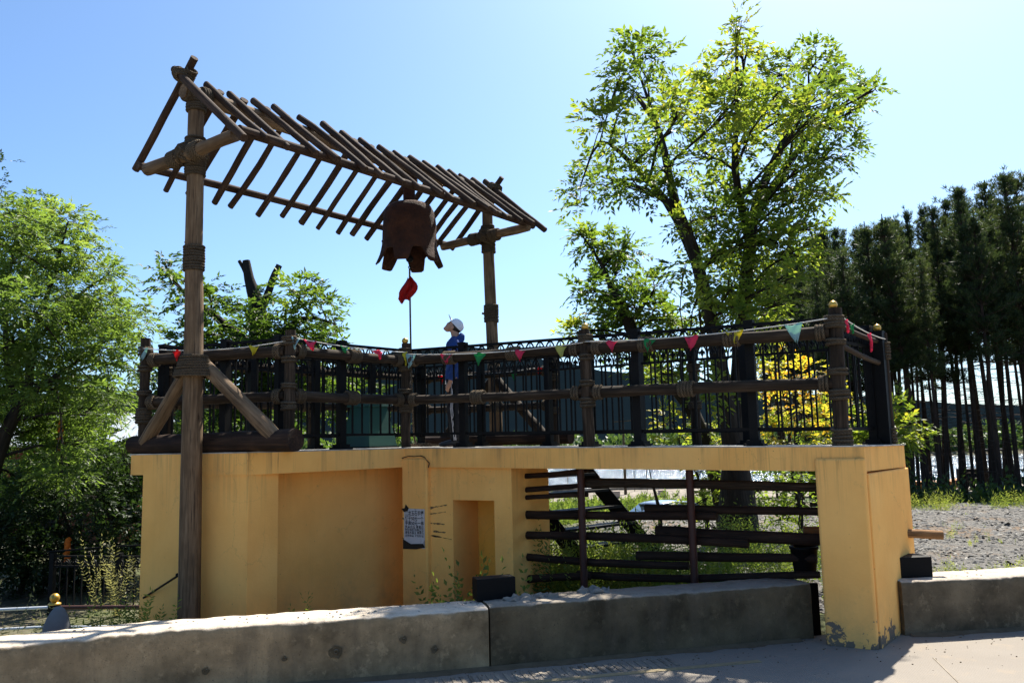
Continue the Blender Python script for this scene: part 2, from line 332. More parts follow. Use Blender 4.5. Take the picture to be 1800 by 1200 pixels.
# leaves: arrays of bases P, directions D, normals N -> one mesh of folded two-triangle blades
def leaf_mesh(name, P, D, N, L, W, tint, m, fold=.18, off=(0, 0, 0)):
    n = len(P); D = D/np.linalg.norm(D, axis=1, keepdims=True); S = np.cross(D, N); S /= np.linalg.norm(S, axis=1, keepdims=True)+1e-9; N2 = np.cross(S, D)
    L = np.broadcast_to(L, (n,))[:, None]; W = np.broadcast_to(W, (n,))[:, None]
    V = np.empty((n, 4, 3)); V[:, 0] = P; V[:, 1] = P+D*L*.45+S*W/2+N2*W*fold; V[:, 2] = P+D*L-N2*L*.06; V[:, 3] = P+D*L*.45-S*W/2+N2*W*fold
    V -= np.array(off)
    me = bpy.data.meshes.new(name); me.vertices.add(n*4); me.vertices.foreach_set('co', V.ravel())
    idx = (np.arange(n)[:, None]*4+np.array([0, 1, 2, 0, 2, 3])).ravel().astype(np.int32)
    me.loops.add(len(idx)); me.loops.foreach_set('vertex_index', idx); me.polygons.add(n*2)
    me.polygons.foreach_set('loop_start', np.arange(0, n*6, 3, dtype=np.int32))
    at = me.attributes.new('tint', 'FLOAT', 'POINT'); at.data.foreach_set('value', np.repeat(np.clip(tint, 0, 1), 4).astype(np.float32))
    me.update(calc_edges=True); me.materials.append(MATS[m]); return me
def unit(n):
    v = RNG.normal(size=(n, 3)); return v/np.linalg.norm(v, axis=1, keepdims=True)
def sprays(C, D, nl, Ls, ll, lw, droop, tint):
    """pinnate sprays: each of the k sprays carries nl leaflets along a drooping stalk"""
    k = len(C); D = D/np.linalg.norm(D, axis=1, keepdims=True); Ls = Ls*RNG.uniform(.7, 1.25, k)
    upv = np.tile([0, 0, 1.0], (k, 1)); S = np.cross(D, upv+unit(k)*.4); S /= np.linalg.norm(S, axis=1, keepdims=True)+1e-9; Nn = np.cross(S, D)
    P = []; DD = []; NN = []; T = []; LL = []
    for j in range(nl):
        tt = (j//2+1)/(nl//2+1) if j < nl-1 else 1.0; side = (1 if j % 2 else -1) if j < nl-1 else 0
        p = C+D*(Ls*tt)[:, None]; p[:, 2] -= droop*Ls*tt*tt
        d = D*(.55 if side else 1)+S*side*.8+RNG.normal(size=(k, 3))*.16; d[:, 2] -= droop*(.3+.5*tt)
        P.append(p); DD.append(d); NN.append(Nn+RNG.normal(size=(k, 3))*.35); T.append(tint+RNG.normal(size=k)*.10); LL.append(ll*RNG.uniform(.55, 1.3, k))
    L = np.concatenate(LL)
    return np.concatenate(P), np.concatenate(DD), np.concatenate(NN), L, L*lw/ll, np.concatenate(T)
def crown_arrays(clumps, density, nl, Ls, ll, lw, droop, upbias=.25, yscale=1.0):
    C = []; D = []; T = []
    for x, y, z, r, tn in clumps:
        k = max(6, int(density*r*r)); u = unit(k); u[:, 2] = np.where(u[:, 2] < -.3, u[:, 2]*.5, u[:, 2])
        rad = r*RNG.uniform(.12, 1.0, k)**.6; c = np.array([x, y, z])+u*rad[:, None]*np.array([1, yscale, .95])
        d = u*.9+RNG.normal(size=(k, 3))*.45; d[:, 2] += upbias
        C.append(c); D.append(d); T.append(np.full(k, tn)+RNG.normal()*.04+RNG.normal(size=k)*.05)
    return sprays(np.concatenate(C), np.concatenate(D), nl, Ls, ll, lw, droop, np.concatenate(T))
def smooth_path(pts, sub=3):
    """(x, y, z, r) polyline -> denser Catmull-Rom"""
    q = [np.array(p, float) for p in pts]; out = []
    for i in range(len(q)-1):
        a = q[max(i-1, 0)]; b = q[i]; c = q[i+1]; d = q[min(i+2, len(q)-1)]
        for j in range(sub):
            t = j/sub; out.append(.5*((2*b)+(-a+c)*t+(2*a-5*b+4*c-d)*t*t+(-a+3*b-3*c+d)*t**3))
    out.append(q[-1]); return out
def tree(name, label, cat, limbs, clumps, m, bark='bark', group=None, density=95, nl=9, Ls=.30, ll=.115, lw=.046, droop=.35, twig=True, upbias=.25, yscale=1.0):
    b = limbs[0][0]; base = (b[0], b[1], b[2]); t = thing(name, label, cat, base, group)
    lim = [smooth_path(l) for l in limbs]
    tr = MB(); tr.tube([p[:3] for p in lim[0]], [max(.006, p[3]) for p in lim[0]], 10, True, .07); part('trunk', tr, bark, t)
    for l in lim[1:]:
        mb = MB(); mb.tube([p[:3] for p in l], [max(.006, p[3]) for p in l], 8, True, .07); part('branch', mb, bark, t)
    if twig:
        nodes = [p for l in lim for p in l[len(l)//4:]]; tw = MB()
        for (x, y, z, r, tn) in clumps:
            nd = min(nodes, key=lambda p: (p[0]-x)**2+(p[1]-y)**2+(p[2]-z)**2*.7+(2.0 if p[2] > z else 0)); a = Vector(nd[:3]); c = Vector((x, y, z))
            mid = a.lerp(c, .5)+Vector((random.uniform(-.1, .1), random.uniform(-.1, .1), .08)); rr = min(.03, nd[3]*.6); tw.tube([a, mid, c], [rr, rr*.7, rr*.45], 5)
            for _ in range(6):
                e = c+Vector((random.gauss(0, 1), random.gauss(0, 1), random.gauss(.2, 1))).normalized()*r*.85; tw.tube([mid.lerp(c, random.random()), c.lerp(e, .5)+Vector((0, 0, .03)), e], [rr*.5, rr*.32, .003], 4)
        part('twigs', tw, bark, t, kind='stuff')
    A = crown_arrays(clumps, density, nl, Ls, ll, lw, droop, upbias, yscale)
    c = link('crown', leaf_mesh('crown', *A, m, off=base), m, t); c['kind'] = 'stuff'
    return t
def copy_tree(o, parent=None):
    c = o.copy(); COL.objects.link(c); c.parent = parent
    for ch in o.children: copy_tree(ch, c)
    return c
ASH_C = [(2.03,12.6,8.12,0.37,0.33),(1.76,12.09,7.48,0.27,0.39),(2.58,13.21,8.32,0.27,0.38),(2.04,12.29,7.33,0.25,0.35),(1.45,11.95,6.7,0.33,0.39),(1.95,13.23,6.8,0.38,0.35),(1.65,15.19,7.14,0.36,0.39),(1.3,14.74,6.56,0.27,0.39),(2.73,14.61,8.01,0.32,0.39),(1.07,12.54,5.55,0.17,0.33),(1.77,13.74,6.29,0.34,0.35),(2.05,12.75,5.92,0.3,0.35),(2.44,12.36,6.06,0.26,0.35),(3.6,12.1,8.27,0.22,0.63),(3.76,12.51,8.04,0.28,0.58),(3.97,15.22,8.87,0.4,0.53),(4.79,14.85,8.73,0.37,0.53),(5.31,14.77,8.82,0.35,0.43),(3.42,14.74,8.21,0.43,0.53),(3.42,12.44,7.08,0.4,0.53),(3.77,12.88,6.68,0.45,0.53),(3.42,14.08,6.88,0.37,0.38),(4.73,14.48,7.8,0.44,0.43),(5.28,14.95,7.42,0.45,0.33),(4.01,15.04,6.59,0.48,0.38),(2.64,12.03,5.11,0.23,0.39),(4.14,14.0,5.75,0.48,0.39),(3.68,14.25,5.31,0.35,0.33),(4.64,13.62,6.13,0.41,0.39),(4.5,12.38,6.06,0.34,0.33),(5.4,13.5,8.35,0.34,0.38),(4.79,12.04,7.02,0.35,0.38),(6.64,15.25,8.64,0.3,0.33),(6.86,14.99,8.32,0.21,0.33),(5.84,13.78,7.22,0.32,0.33),(5.12,12.84,6.39,0.34,0.38),(6.54,15.15,7.33,0.21,0.33),(5.39,13.87,6.14,0.31,0.43),(6.11,15.05,6.38,0.21,0.43),(4.12,14.92,4.93,0.45,0.39),(4.26,13.63,5.0,0.38,0.38),(4.74,13.27,5.34,0.31,0.43),(5.26,13.98,5.49,0.23,0.48),(4.05,13.34,4.22,0.35,0.38),(4.06,12.31,3.91,0.2,0.43),(3.08,12.86,4.12,0.2,0.39),(3.83,14.79,4.07,0.37,0.35),(2.53,11.86,4.42,0.21,0.39),(2.86,11.88,4.33,0.25,0.39),(3.27,14.08,5.38,0.27,0.33),(4.11,12.77,5.22,0.32,0.33),(3.85,13.73,4.1,0.32,0.39),(3.49,13.49,5.62,0.34,0.38),(2.65,13.0,5.98,0.27,0.33),(2.86,15.49,7.45,0.32,0.39),(2.58,12.44,6.73,0.26,0.38),(5.87,13.27,7.32,0.22,0.38),(5.81,12.47,7.32,0.1,0.38),(5.93,14.1,8.36,0.25,0.38),(4.84,12.75,6.89,0.3,0.33),(4.78,13.05,5.76,0.31,0.38),(5.0,14.54,5.14,0.3,0.43),(3.51,12.92,4.3,0.32,0.35),(4.34,13.82,4.6,0.33,0.38),(3.77,15.14,5.25,0.31,0.35),(3.46,12.08,3.55,0.28,0.35),(4.09,11.93,4.23,0.25,0.43),(4.46,12.57,4.8,0.26,0.43),(4.55,14.61,4.08,0.32,0.43),(3.24,14.04,3.97,0.27,0.33),(4.22,12.6,4.99,0.3,0.38),(3.69,12.96,5.0,0.32,0.35),(2.69,12.37,2.95,0.31,0.43),(2.41,13.44,2.96,0.32,0.48),(2.85,11.86,2.5,0.26,0.43),(4.29,14.35,3.59,0.36,0.53)]
ASH_L = [[(3.65,14,-0.79,0.378),(3.71,14,0.69,0.324),(3.68,14,1.82,0.189),(3.5,13.9,3.16,0.139),(3.38,13.8,3.93,0.123),(3.09,13.7,5.19,0.098),(2.83,13.7,6.0,0.082),(2.64,13.8,7.26,0.057),(2.32,14,7.97,0.041)],[(3.72,14,1.82,0.164),(3.9,14.1,3.17,0.139),(4.03,14.2,3.98,0.131),(4.23,14.2,5.29,0.107),(4.45,14.3,6.14,0.09),(4.88,14.2,7.04,0.074),(5.23,14.2,7.78,0.049),(5.91,14.2,8.73,0.021)],[(4.23,14.2,5.29,0.082),(3.93,13.8,6.51,0.066),(4.01,13.7,7.7,0.041),(4.05,13.7,9.05,0.012)],[(4.42,14.3,5.93,0.074),(5.23,13.8,7.09,0.049),(5.98,13.6,7.71,0.021)],[(2.91,13.7,5.7,0.066),(2.1,13.4,6.52,0.045),(1.55,13.3,6.89,0.025),(1.19,13.3,6.11,0.01)],[(3.16,13.7,4.8,0.074),(2.75,14.3,6.18,0.041),(2.03,14.5,6.58,0.016)],[(2.64,13.8,7.26,0.041),(2.19,13.6,8.63,0.012)],[(4.54,14.3,6.35,0.049),(5.28,14.8,6.49,0.025),(5.98,15.0,7.09,0.01)],[(3.38,13.8,3.93,0.041),(2.68,13.4,3.0,0.016)]]
ASH2_C = [(1.42,16.13,6.06,0.25,0.3),(1.71,16.23,5.84,0.38,0.3),(2.17,15.88,5.63,0.37,0.3),(2.08,16.24,5.19,0.45,0.25),(1.42,14.73,4.64,0.29,0.25),(2.19,15.16,4.38,0.48,0.2),(1.71,16.25,4.33,0.4,0.2),(2.82,15.94,4.94,0.33,0.3),(2.74,15.36,4.18,0.38,0.3),(1.25,16.21,4.05,0.27,0.5),(3.06,15.69,3.89,0.37,0.35),(2.06,16.01,3.84,0.44,0.2),(2.41,15.17,3.31,0.42,0.3)]
ASH2_L = [[(3.91,15.5,-0.67,0.16),(3.76,15.5,0.97,0.14),(3.34,15.5,2.46,0.13),(2.47,15.5,3.55,0.12),(2.1,15.5,4.49,0.11),(1.93,15.5,4.82,0.09)],[(2.07,15.5,4.22,0.07),(1.81,15.8,5.28,0.04),(1.39,15.8,5.97,0.01)],[(2.17,15.5,3.99,0.06),(2.67,15.1,4.68,0.02)]]
POLL_C = [(-7.39,17.26,5.8,0.26,0.2),(-7.51,17.87,5.55,0.32,0.2),(-6.83,17.13,5.03,0.38,0.2),(-6.56,17.72,5.12,0.49,0.15),(-6.87,19.11,4.69,0.66,0.15),(-5.65,17.6,4.95,0.44,0.15),(-5.28,16.82,4.11,0.58,0.12),(-4.49,16.91,5.06,0.47,0.2),(-4.08,17.21,4.98,0.36,0.2),(-4.04,18.68,4.7,0.18,0.25),(-4.44,17.67,4.44,0.56,0.15),(-4.88,17.5,4.18,0.61,0.12),(-6.77,17.03,4.29,0.47,0.15),(-4.27,19.16,4.37,0.34,0.2),(-6.82,17.82,3.76,0.62,0.1),(-5.78,17.3,3.45,0.72,0.1),(-4.72,16.94,3.4,0.7,0.1),(-3.89,16.93,3.5,0.59,0.12),(-7.18,17.2,3.47,0.48,0.12),(-3.34,18.42,3.1,0.46,0.12),(-5.13,17.16,2.95,0.71,0.1),(-6.1,16.9,2.72,0.7,0.1),(-4.25,17.98,2.72,0.5,0.12),(-7.36,17.4,2.77,0.48,0.12)]
POLL_L = [[(-5.51,18,-0.64,0.3),(-5.55,18,3.0,0.26),(-5.57,18,4.26,0.22),(-5.63,18,5.02,0.17),(-5.82,18,5.67,0.11),(-5.89,18,6.08,0.08)],[(-5.63,18,4.76,0.13),(-5.41,18,5.27,0.09),(-5.29,18,5.65,0.08),(-5.15,18,5.96,0.07)],[(-5.74,18,5.28,0.06),(-5.9,18,5.8,0.05),(-6.05,18,6.08,0.04)],[(-5.58,18,4.0,0.12),(-6.66,18,4.92,0.07),(-7.31,18,5.44,0.04),(-7.8,18,6.16,0.01)],[(-5.58,18,4.0,0.12),(-4.65,18,4.74,0.06),(-3.89,18,4.6,0.015)]]
WIL_C = [(-8.48,14.29,6.13,0.4,0.4),(-7.46,12.02,5.29,0.42,0.35),(-7.29,13.08,5.66,0.33,0.5),(-7.25,13.71,5.64,0.27,0.45),(-7.28,12.76,5.12,0.44,0.4),(-8.72,14.27,5.19,0.59,0.3),(-6.82,12.94,4.96,0.36,0.45),(-6.14,12.33,4.63,0.24,0.4),(-6.98,12.77,4.47,0.49,0.4),(-6.94,11.8,4.04,0.49,0.3),(-6.36,12.8,4.28,0.32,0.4),(-5.91,12.35,3.93,0.24,0.35),(-7.34,14.01,4.11,0.53,0.35),(-6.39,13.86,4.16,0.19,0.4),(-5.76,13.0,3.93,0.14,0.4),(-5.35,11.78,3.96,0.13,0.4),(-6.98,12.36,3.52,0.51,0.3),(-7.57,12.33,3.62,0.51,0.2),(-6.06,12.24,3.48,0.38,0.3),(-5.86,12.3,3.23,0.31,0.3),(-7.38,13.96,3.22,0.53,0.3),(-6.96,12.07,2.9,0.42,0.25),(-5.83,11.83,2.77,0.33,0.3),(-8.61,14.11,2.87,0.49,0.15),(-6.75,13.17,2.51,0.36,0.3),(-8.0,14.28,2.47,0.49,0.25),(-6.18,12.75,2.57,0.26,0.3),(-8.34,14.04,2.19,0.49,0.2),(-7.13,13.4,2.06,0.37,0.3),(-9.28,13.76,5.0,0.76,0.3),(-9.32,13.64,3.81,0.75,0.2),(-8.64,12.99,2.63,0.72,0.2),(-7.78,11.94,5.63,0.33,0.3),(-6.67,12.25,1.64,0.34,0.25),(-8.17,13.97,1.42,0.43,0.2),(-7.21,14.04,2.93,0.29,0.3),(-8.34,14.1,5.35,0.39,0.45),(-7.93,12.58,4.37,0.52,0.3),(-7.31,13.41,4.12,0.42,0.35),(-8.06,13.78,3.51,0.48,0.25),(-8.37,13.37,3.2,0.55,0.15),(-7.47,13.82,2.73,0.48,0.25),(-6.2,13.07,3.67,0.24,0.35),(-6.74,13.4,4.01,0.37,0.4),(-7.9,13.48,5.69,0.34,0.5),(-8.13,12.4,5.23,0.43,0.35)]
WIL_L = [[(-8.43,13,-1.09,0.16),(-8.22,13,1.39,0.13),(-7.92,13,2.44,0.1),(-7.69,13,2.88,0.07),(-7.5,12.8,3.67,0.05),(-7.18,12.7,4.73,0.03),(-6.99,12.7,5.56,0.012)],[(-7.83,13,2.53,0.06),(-8.25,13.3,3.56,0.045),(-8.38,13.5,4.73,0.03),(-8.29,13.5,5.7,0.01)],[(-7.5,12.8,3.67,0.035),(-6.68,12.7,4.45,0.02),(-6.24,12.7,4.71,0.008)],[(-7.69,13,2.88,0.04),(-6.7,12.5,3.27,0.025),(-5.72,12.4,3.93,0.008)],[(-8.22,13,1.39,0.1),(-8.75,13,2.82,0.06),(-8.94,13,4.65,0.02)]]
SPRIG_C = [(-8.01,12.25,6.27,0.22,0.15),(-7.82,12.27,6.41,0.08,0.15),(-7.49,11.74,5.82,0.1,0.15),(-8.28,12.28,6.01,0.34,0.15)]
DSH_C = [(-7.07,14.45,1.57,0.5,0.2),(-6.47,14.04,1.29,0.39,0.2),(-6.79,13.16,1.26,0.5,0.2),(-6.9,14.36,0.89,0.5,0.15),(-6.02,13.28,0.79,0.33,0.15),(-7.73,14.46,0.61,0.6,0.15),(-8.07,14.03,0.66,0.58,0.12),(-8.11,13.18,0.49,0.55,0.1),(-6.66,13.33,0.35,0.46,0.1),(-7.73,13.99,0.01,0.58,0.1),(-8.24,13.9,-0.14,0.48,0.1),(-6.58,14.15,0.1,0.39,0.12),(-6.56,14.4,1.66,0.26,0.25),(-6.34,13.41,1.86,0.19,0.25),(-7.92,13.1,1.2,0.45,0.2),(-8.1,14.39,1.11,0.5,0.2),(-7.99,13.12,0.67,0.45,0.1),(-7.53,14.33,-0.14,0.45,0.1),(-7.61,13.26,0.3,0.46,0.1),(-6.37,14.23,1.08,0.24,0.2),(-6.32,14.2,0.33,0.24,0.15),(-7.05,14.33,-0.15,0.4,0.1),(-8.91,13.87,0.52,0.67,0.1),(-7.21,14.33,1.67,0.4,0.25)]
YSH_C = [(4.64,14.9,3.23,0.31,0.8),(5.03,15.37,2.84,0.34,0.85),(5.4,15.03,3.02,0.31,0.9),(5.95,15.59,2.72,0.32,0.85),(5.3,15.47,2.41,0.39,0.8),(5.7,15.17,2.18,0.36,0.8),(4.57,15.23,2.21,0.36,0.6),(4.61,14.73,1.9,0.31,0.7),(5.31,14.73,1.83,0.31,0.7),(4.32,15.29,2.85,0.32,0.7),(4.03,15.19,2.01,0.32,0.6),(3.54,15.56,2.03,0.34,0.6),(2.92,15.31,2.25,0.3,0.6),(2.91,14.84,1.83,0.31,0.55),(3.39,15.06,1.31,0.35,0.45),(5.22,15.47,1.15,0.32,0.35),(4.6,15.22,0.97,0.42,0.35),(3.24,14.71,0.83,0.33,0.45),(5.32,15.54,0.73,0.32,0.35),(4.88,15.53,0.43,0.37,0.4),(3.53,14.79,0.33,0.27,0.45),(5.19,15.24,0.24,0.27,0.3),(2.53,15.08,1.43,0.21,0.6)]
# ------------------------------------------------------------------ ground, road, river, hills
def sstep(a, b, x):
    t = min(1, max(0, (x-a)/(b-a))); return t*t*(3-2*t)
def gz(x, y):
    near = -.38+.30*sstep(-1.5, 2.5, x)+.10*sstep(12, 19, y)*sstep(2, 5, x)+.14*sstep(13, 18, y)*sstep(1, 4, x)
    z = near+(-1.75-near)*sstep(20.5, 30, y)
    z += (-7+1.75)*sstep(59.3, 64, y); z += (7-4.6)*sstep(254, 262, y); return z
def grid(xs, ys, fz):
    mb = MB(); nx = len(xs); V = [(x, y, fz(x, y)) for y in ys for x in xs]
    mb.add(V, [(j*nx+i, j*nx+i+1, (j+1)*nx+i+1, (j+1)*nx+i) for j in range(len(ys)-1) for i in range(nx-1)], None, True); return mb
xs = [-6000, -2500, -900, -400, -200, -100, -60, -40, -30, -24, -18]+[-14+i*.8 for i in range(44)]+[24, 30, 40, 60, 100, 200, 400, 900, 2500, 6000]
ys = [8.0, 8.4]+[8.8+i*.7 for i in range(32)]+[33, 38, 45, 52, 58, 59.3, 60.5, 62, 64, 70, 120, 200, 254, 256, 258, 260, 262, 280, 350, 600, 1500, 3500, 8000]
def gznoise(x, y):
    z = gz(x, y)
    if 9 < y < 32 and -14 < x < 22: z += random.uniform(-.03, .03)
    return z
struct('ground', grid(xs, ys, gznoise), 'ground')
wb = MB(); wb.add([(-6000, -300, -.42), (6000, -300, -.42), (6000, 8.9, -.42), (-6000, 8.9, -.42)], [(0, 1, 2, 3)]); struct('verge_ground', wb, 'ground')
# the road is a fan of cast concrete bays; its edge runs along the foot of the parapet
ROAD = [(-60, -40), (60, -40), (60, 14.5), (14, 9.9), (5.6, 8.55), (3.4, 8.45), (-.3, 7.6), (-3.1, 6.9), (-4.1, 6.5), (-9, 4.2), (-60, -12)]
rb = MB(); rb.prism(ROAD, -.40, 0.0); road = struct('road', rb, 'road')
# cast bay joints and grooved strip by the kerb (pieces of road surface)
for i in range(6):
    mb = MB(); x = -4.6+i*3.0; mb.bar((x, -2, .002), (x+2.2, 6.5+.26*(x+2.2)-.0, .002), .016, .004); o = part('joint', mb, 'concrete_dark', road)
simple('yellow_paint', (.27, .215, .125), .8, .2, var=.35, scale=14)
mb = MB()
for i in range(46):
    a = -1.9+i*.072; y = 7.18+.246*a; mb.box((a, y-.02, .003), (.030, .26, .006), rot=.24)
part('groove', mb, 'concrete_slab', road, kind='stuff')
mb = MB(); mb.bar((-2.4, 6.38, .003), (2.1, 7.46, .003), .07, .005); part('kerb_line', mb, 'yellow_paint', road, 'worn yellow line along the road edge')
# river, quay, far hills
wb = MB(); wb.add([(-2600, 59.6, -5.5), (2600, 59.6, -5.5), (2600, 262, -5.5), (-2600, 262, -5.5)], [(0, 1, 2, 3)]); struct('river', wb, 'water')
pb = MB(); pb.prism([(-40, 49.0), (70, 49.0), (70, 59.2), (-40, 59.2)], -6.5, -1.64); quay = struct('quay_pavement', pb, 'concrete_slab')
kb = MB(); kb.box((15, 59.0, -1.56), (110, .4, .16)); part('kerb', kb, 'concrete_slab', quay)
import mathutils.noise as mn
def hz(x, y):
    a = x/y; base = 128*math.exp(-((a+.05)/.33)**2)+62*math.exp(-((a+.75)/.3)**2)+44
    n = mn.fractal(Vector((x/420, y/420, 3.1)), 1, 2, 5)*.30+1
    return -4.7+base*n*sstep(520, 1500, y)*(1-sstep(2300, 3400, y)*.6)
hx = [-3200+i*64 for i in range(101)]; hy = [500+i*90 for i in range(32)]
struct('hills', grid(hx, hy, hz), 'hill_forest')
# wood on the far bank: one mass
k = 900; cx = RNG.uniform(-260, 330, k); cy = 263+RNG.uniform(0, 34, k); ht = RNG.uniform(4.5, 9.0, k)
cl = [(cx[i], cy[i], -4.6+ht[i]*.55, ht[i]*.5, RNG.uniform(.2, .75)) for i in range(k)]
A = []
P = []; D = []; T = []
for x, y, z, r, tn in cl:
    u = unit(34); P.append(np.array([x, y, z])+u*r*RNG.uniform(.5, 1, (34, 1))*np.array([.8, .8, 1])); D.append(u+unit(34)*.6); T.append(tn+RNG.normal(size=34)*.12)
P = np.concatenate(P); o = link('far_bank_wood', leaf_mesh('far_bank_wood', P, np.concatenate(D), unit(len(P)), 2.0, 1.5, np.concatenate(T), 'far_leaf'), 'far_leaf')
o['kind'] = 'stuff'; o['label'] = 'pale green wood along the far river bank'

# shingle heap of split stone between parapet and pines
def heap(x, y):
    e = min(sstep(3.6, 4.6, x+.55*(y-9.4)*.0), 1)
    return gz(x, y)+.035+.05*mn.noise(Vector((x*.9, y*.9, 0)))*e
SH = MB()
hxs = [1.6+i*.5 for i in range(40)]; hys = [9.6+i*.5 for i in range(23)]
gb = grid(hxs, hys, lambda x, y: heap(x, y)-(.12 if (y < 9.7 or y > 20.4 or x < 1.8 or x > 21) else 0)); struct('shingle_ground', gb, 'shingle_bed')
def chips(name, n, x0, x1, y0, y1, smin, smax, label, keep=None):
    X = RNG.uniform(x0, x1, n*2); Y = RNG.uniform(y0, y1, n*2); V = []; F = []; T = []; c = 0
    shp = np.array([[1, 0, 0], [.3, .8, .05], [-.7, .6, 0], [-.9, -.3, 0], [.1, -.9, .05], [.2, .2, .35], [-.2, -.1, .32]])
    fc = [(0, 1, 5), (1, 2, 5), (2, 3, 6), (3, 4, 6), (4, 0, 5), (2, 6, 5), (4, 5, 6)]
    for x, y in zip(X, Y):
        if c >= n: break
        if keep and not keep(x, y): continue
        s = RNG.uniform(smin, smax)*(1 if RNG.random() > .04 else 1.9); a = RNG.uniform(0, 6.28); ca, sa = math.cos(a), math.sin(a)
        q = shp*RNG.uniform(.65, 1.3, (7, 3))*s*np.array([1, .75, .8]); tl = RNG.normal()*.3
        p = np.stack([q[:, 0]*ca-q[:, 1]*sa, q[:, 0]*sa+q[:, 1]*ca, q[:, 2]+q[:, 0]*tl], 1)+np.array([x, y, heap(x, y)+.004])
        o = len(V)*7; V.append(p); F += [tuple(i+o for i in f) for f in fc]; T.append(np.full(7, RNG.beta(2, 2.4))); c += 1
    me = bpy.data.meshes.new(name); me.from_pydata(np.concatenate(V).tolist(), [], F)
    at = me.attributes.new('tint', 'FLOAT', 'POINT'); at.data.foreach_set('value', np.concatenate(T).astype(np.float32)); me.update()
    o = link(name, me, 'stone_chip'); o['kind'] = 'stuff'; o['label'] = label; return o
chips('split_stone', 17000, 1.9, 15, 9.7, 20.4, .018, .055, 'grey split stone heaped behind the parapet', lambda x, y: x < 1.2*y-5 and RNG.random() < (1.25-.045*y))

# ------------------------------------------------------------------ yellow platform
def dz(x): return 1.90-.014*max(0.0, x+1.4)
R3 = Vector((-4.46, 9.65)); K = Vector((-2.80, 8.70)); B = Vector((-1.376, 10.35)); DK = Vector((3.27, 7.77)); EK = Vector((4.19, 8.93)); R1 = Vector((.70, 11.95)); R2 = Vector((-1.57, 13.65))
DECK = [R3, K, B, DK, EK, R1, R2]
def xy3(p, z): return Vector((p[0], p[1], z))
pf = thing('viewing_platform', 'yellow plastered platform with grey deck, pillar, doorway and drip stains', 'platform', (0, 10, 0))
zt = [dz(p.x) for p in DECK]
mb = MB(); mb.prism([tuple(p) for p in DECK], [z-.24 for z in zt], [z-.012 for z in zt]); part('deck_beam', mb, 'plaster', pf)
cen = sum(DECK, Vector((0, 0)))/len(DECK)
mb = MB(); mb.prism([tuple(p+(p-cen).normalized()*.012) for p in DECK], [z-.011 for z in zt], zt); part('deck', mb, 'concrete_deck', pf, 'grey concrete deck surface')
def wallbox(a, b, th, z0, z1, inward):
    """wall whose outer face runs a->b; inward is the unit 2D vector into the wall"""
    i = inward*th; P = [a, b, b+i, a+i]
    if ((b-a).x*i.y-(b-a).y*i.x) < 0: P = [b, a, a+i, b+i]
    m = MB(); m.prism([tuple(p) for p in P], z0, z1 if hasattr(z1, '__len__') else z1); return m
u1 = (R3-K).normalized(); in1 = Vector((-u1.y, u1.x)); in1 = in1 if in1.y > 0 else -in1
u2 = (B-K).normalized(); in2 = Vector((-u2.y, u2.x)); in2 = in2 if in2.x < 0 else -in2
u3 = (DK-B).normalized(); in3 = Vector((-u3.y, u3.x)); in3 = in3 if in3.y > 0 else -in3
u4 = (EK-DK).normalized(); in4 = Vector((-u4.y, u4.x)); in4 = in4 if in4.x < 0 else -in4
# left pier wall, flush with the beam face
part('wall', wallbox(K-in1*.004+u2*.02, K+u1*1.68-in1*.004, .42, -.45, 1.887, in1), 'plaster', pf)
part('recess_wall', wallbox(K+in2*.42+u2*.1, B+in2*.46+u2*.4, .2, -.45, 1.655, in2), 'plaster', pf)
# sign column and doorway wall
o = part('column', wallbox(B-u3*.02-in3*.03, B+u3*.36-in3*.03, .45, -.45, 1.765, in3), 'plaster', pf); bevel(o, .02, 3)
wi = in3*.045
part('wall', wallbox(B+u3*.36+wi, B+u3*.685+wi, .95, -.45, 1.655, in3), 'plaster', pf)
part('wall', wallbox(B+u3*1.262+wi, B+u3*1.50+wi, .95, -.45, 1.655, in3), 'plaster', pf)
part('lintel', wallbox(B+u3*.685+wi, B+u3*1.262+wi, .95, 1.265, 1.655, in3), 'plaster', pf)
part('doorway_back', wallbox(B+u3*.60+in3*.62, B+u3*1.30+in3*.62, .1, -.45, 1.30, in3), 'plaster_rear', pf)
# pier at the back of the wing
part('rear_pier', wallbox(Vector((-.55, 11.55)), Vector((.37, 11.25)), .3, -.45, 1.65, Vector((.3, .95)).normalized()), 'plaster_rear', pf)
# pillar at the road end: core with rendered front and side skins
pz = dz(3.2)
part('pillar_core', wallbox(DK-u3*.43+in3*.01, DK-u3*.02+in3*.01, .42, -.05, pz-.242, in3), 'plaster_worn', pf)
o = part('pillar', wallbox(DK-u3*.445-in3*.045, DK+u3*.006-in3*.045, .10, -.02, pz-.115, in3), 'plaster_worn', pf, 'plastered pillar front with paint peeling at the foot'); bevel(o, .028, 4)
o = part('side_wall', wallbox(DK+u4*.012-in4*.022, DK+u4*1.50-in4*.022, .34, -.02, pz-.262, in4), 'plaster_worn', pf, 'bright yellow side wall of the pillar'); bevel(o, .012, 2)
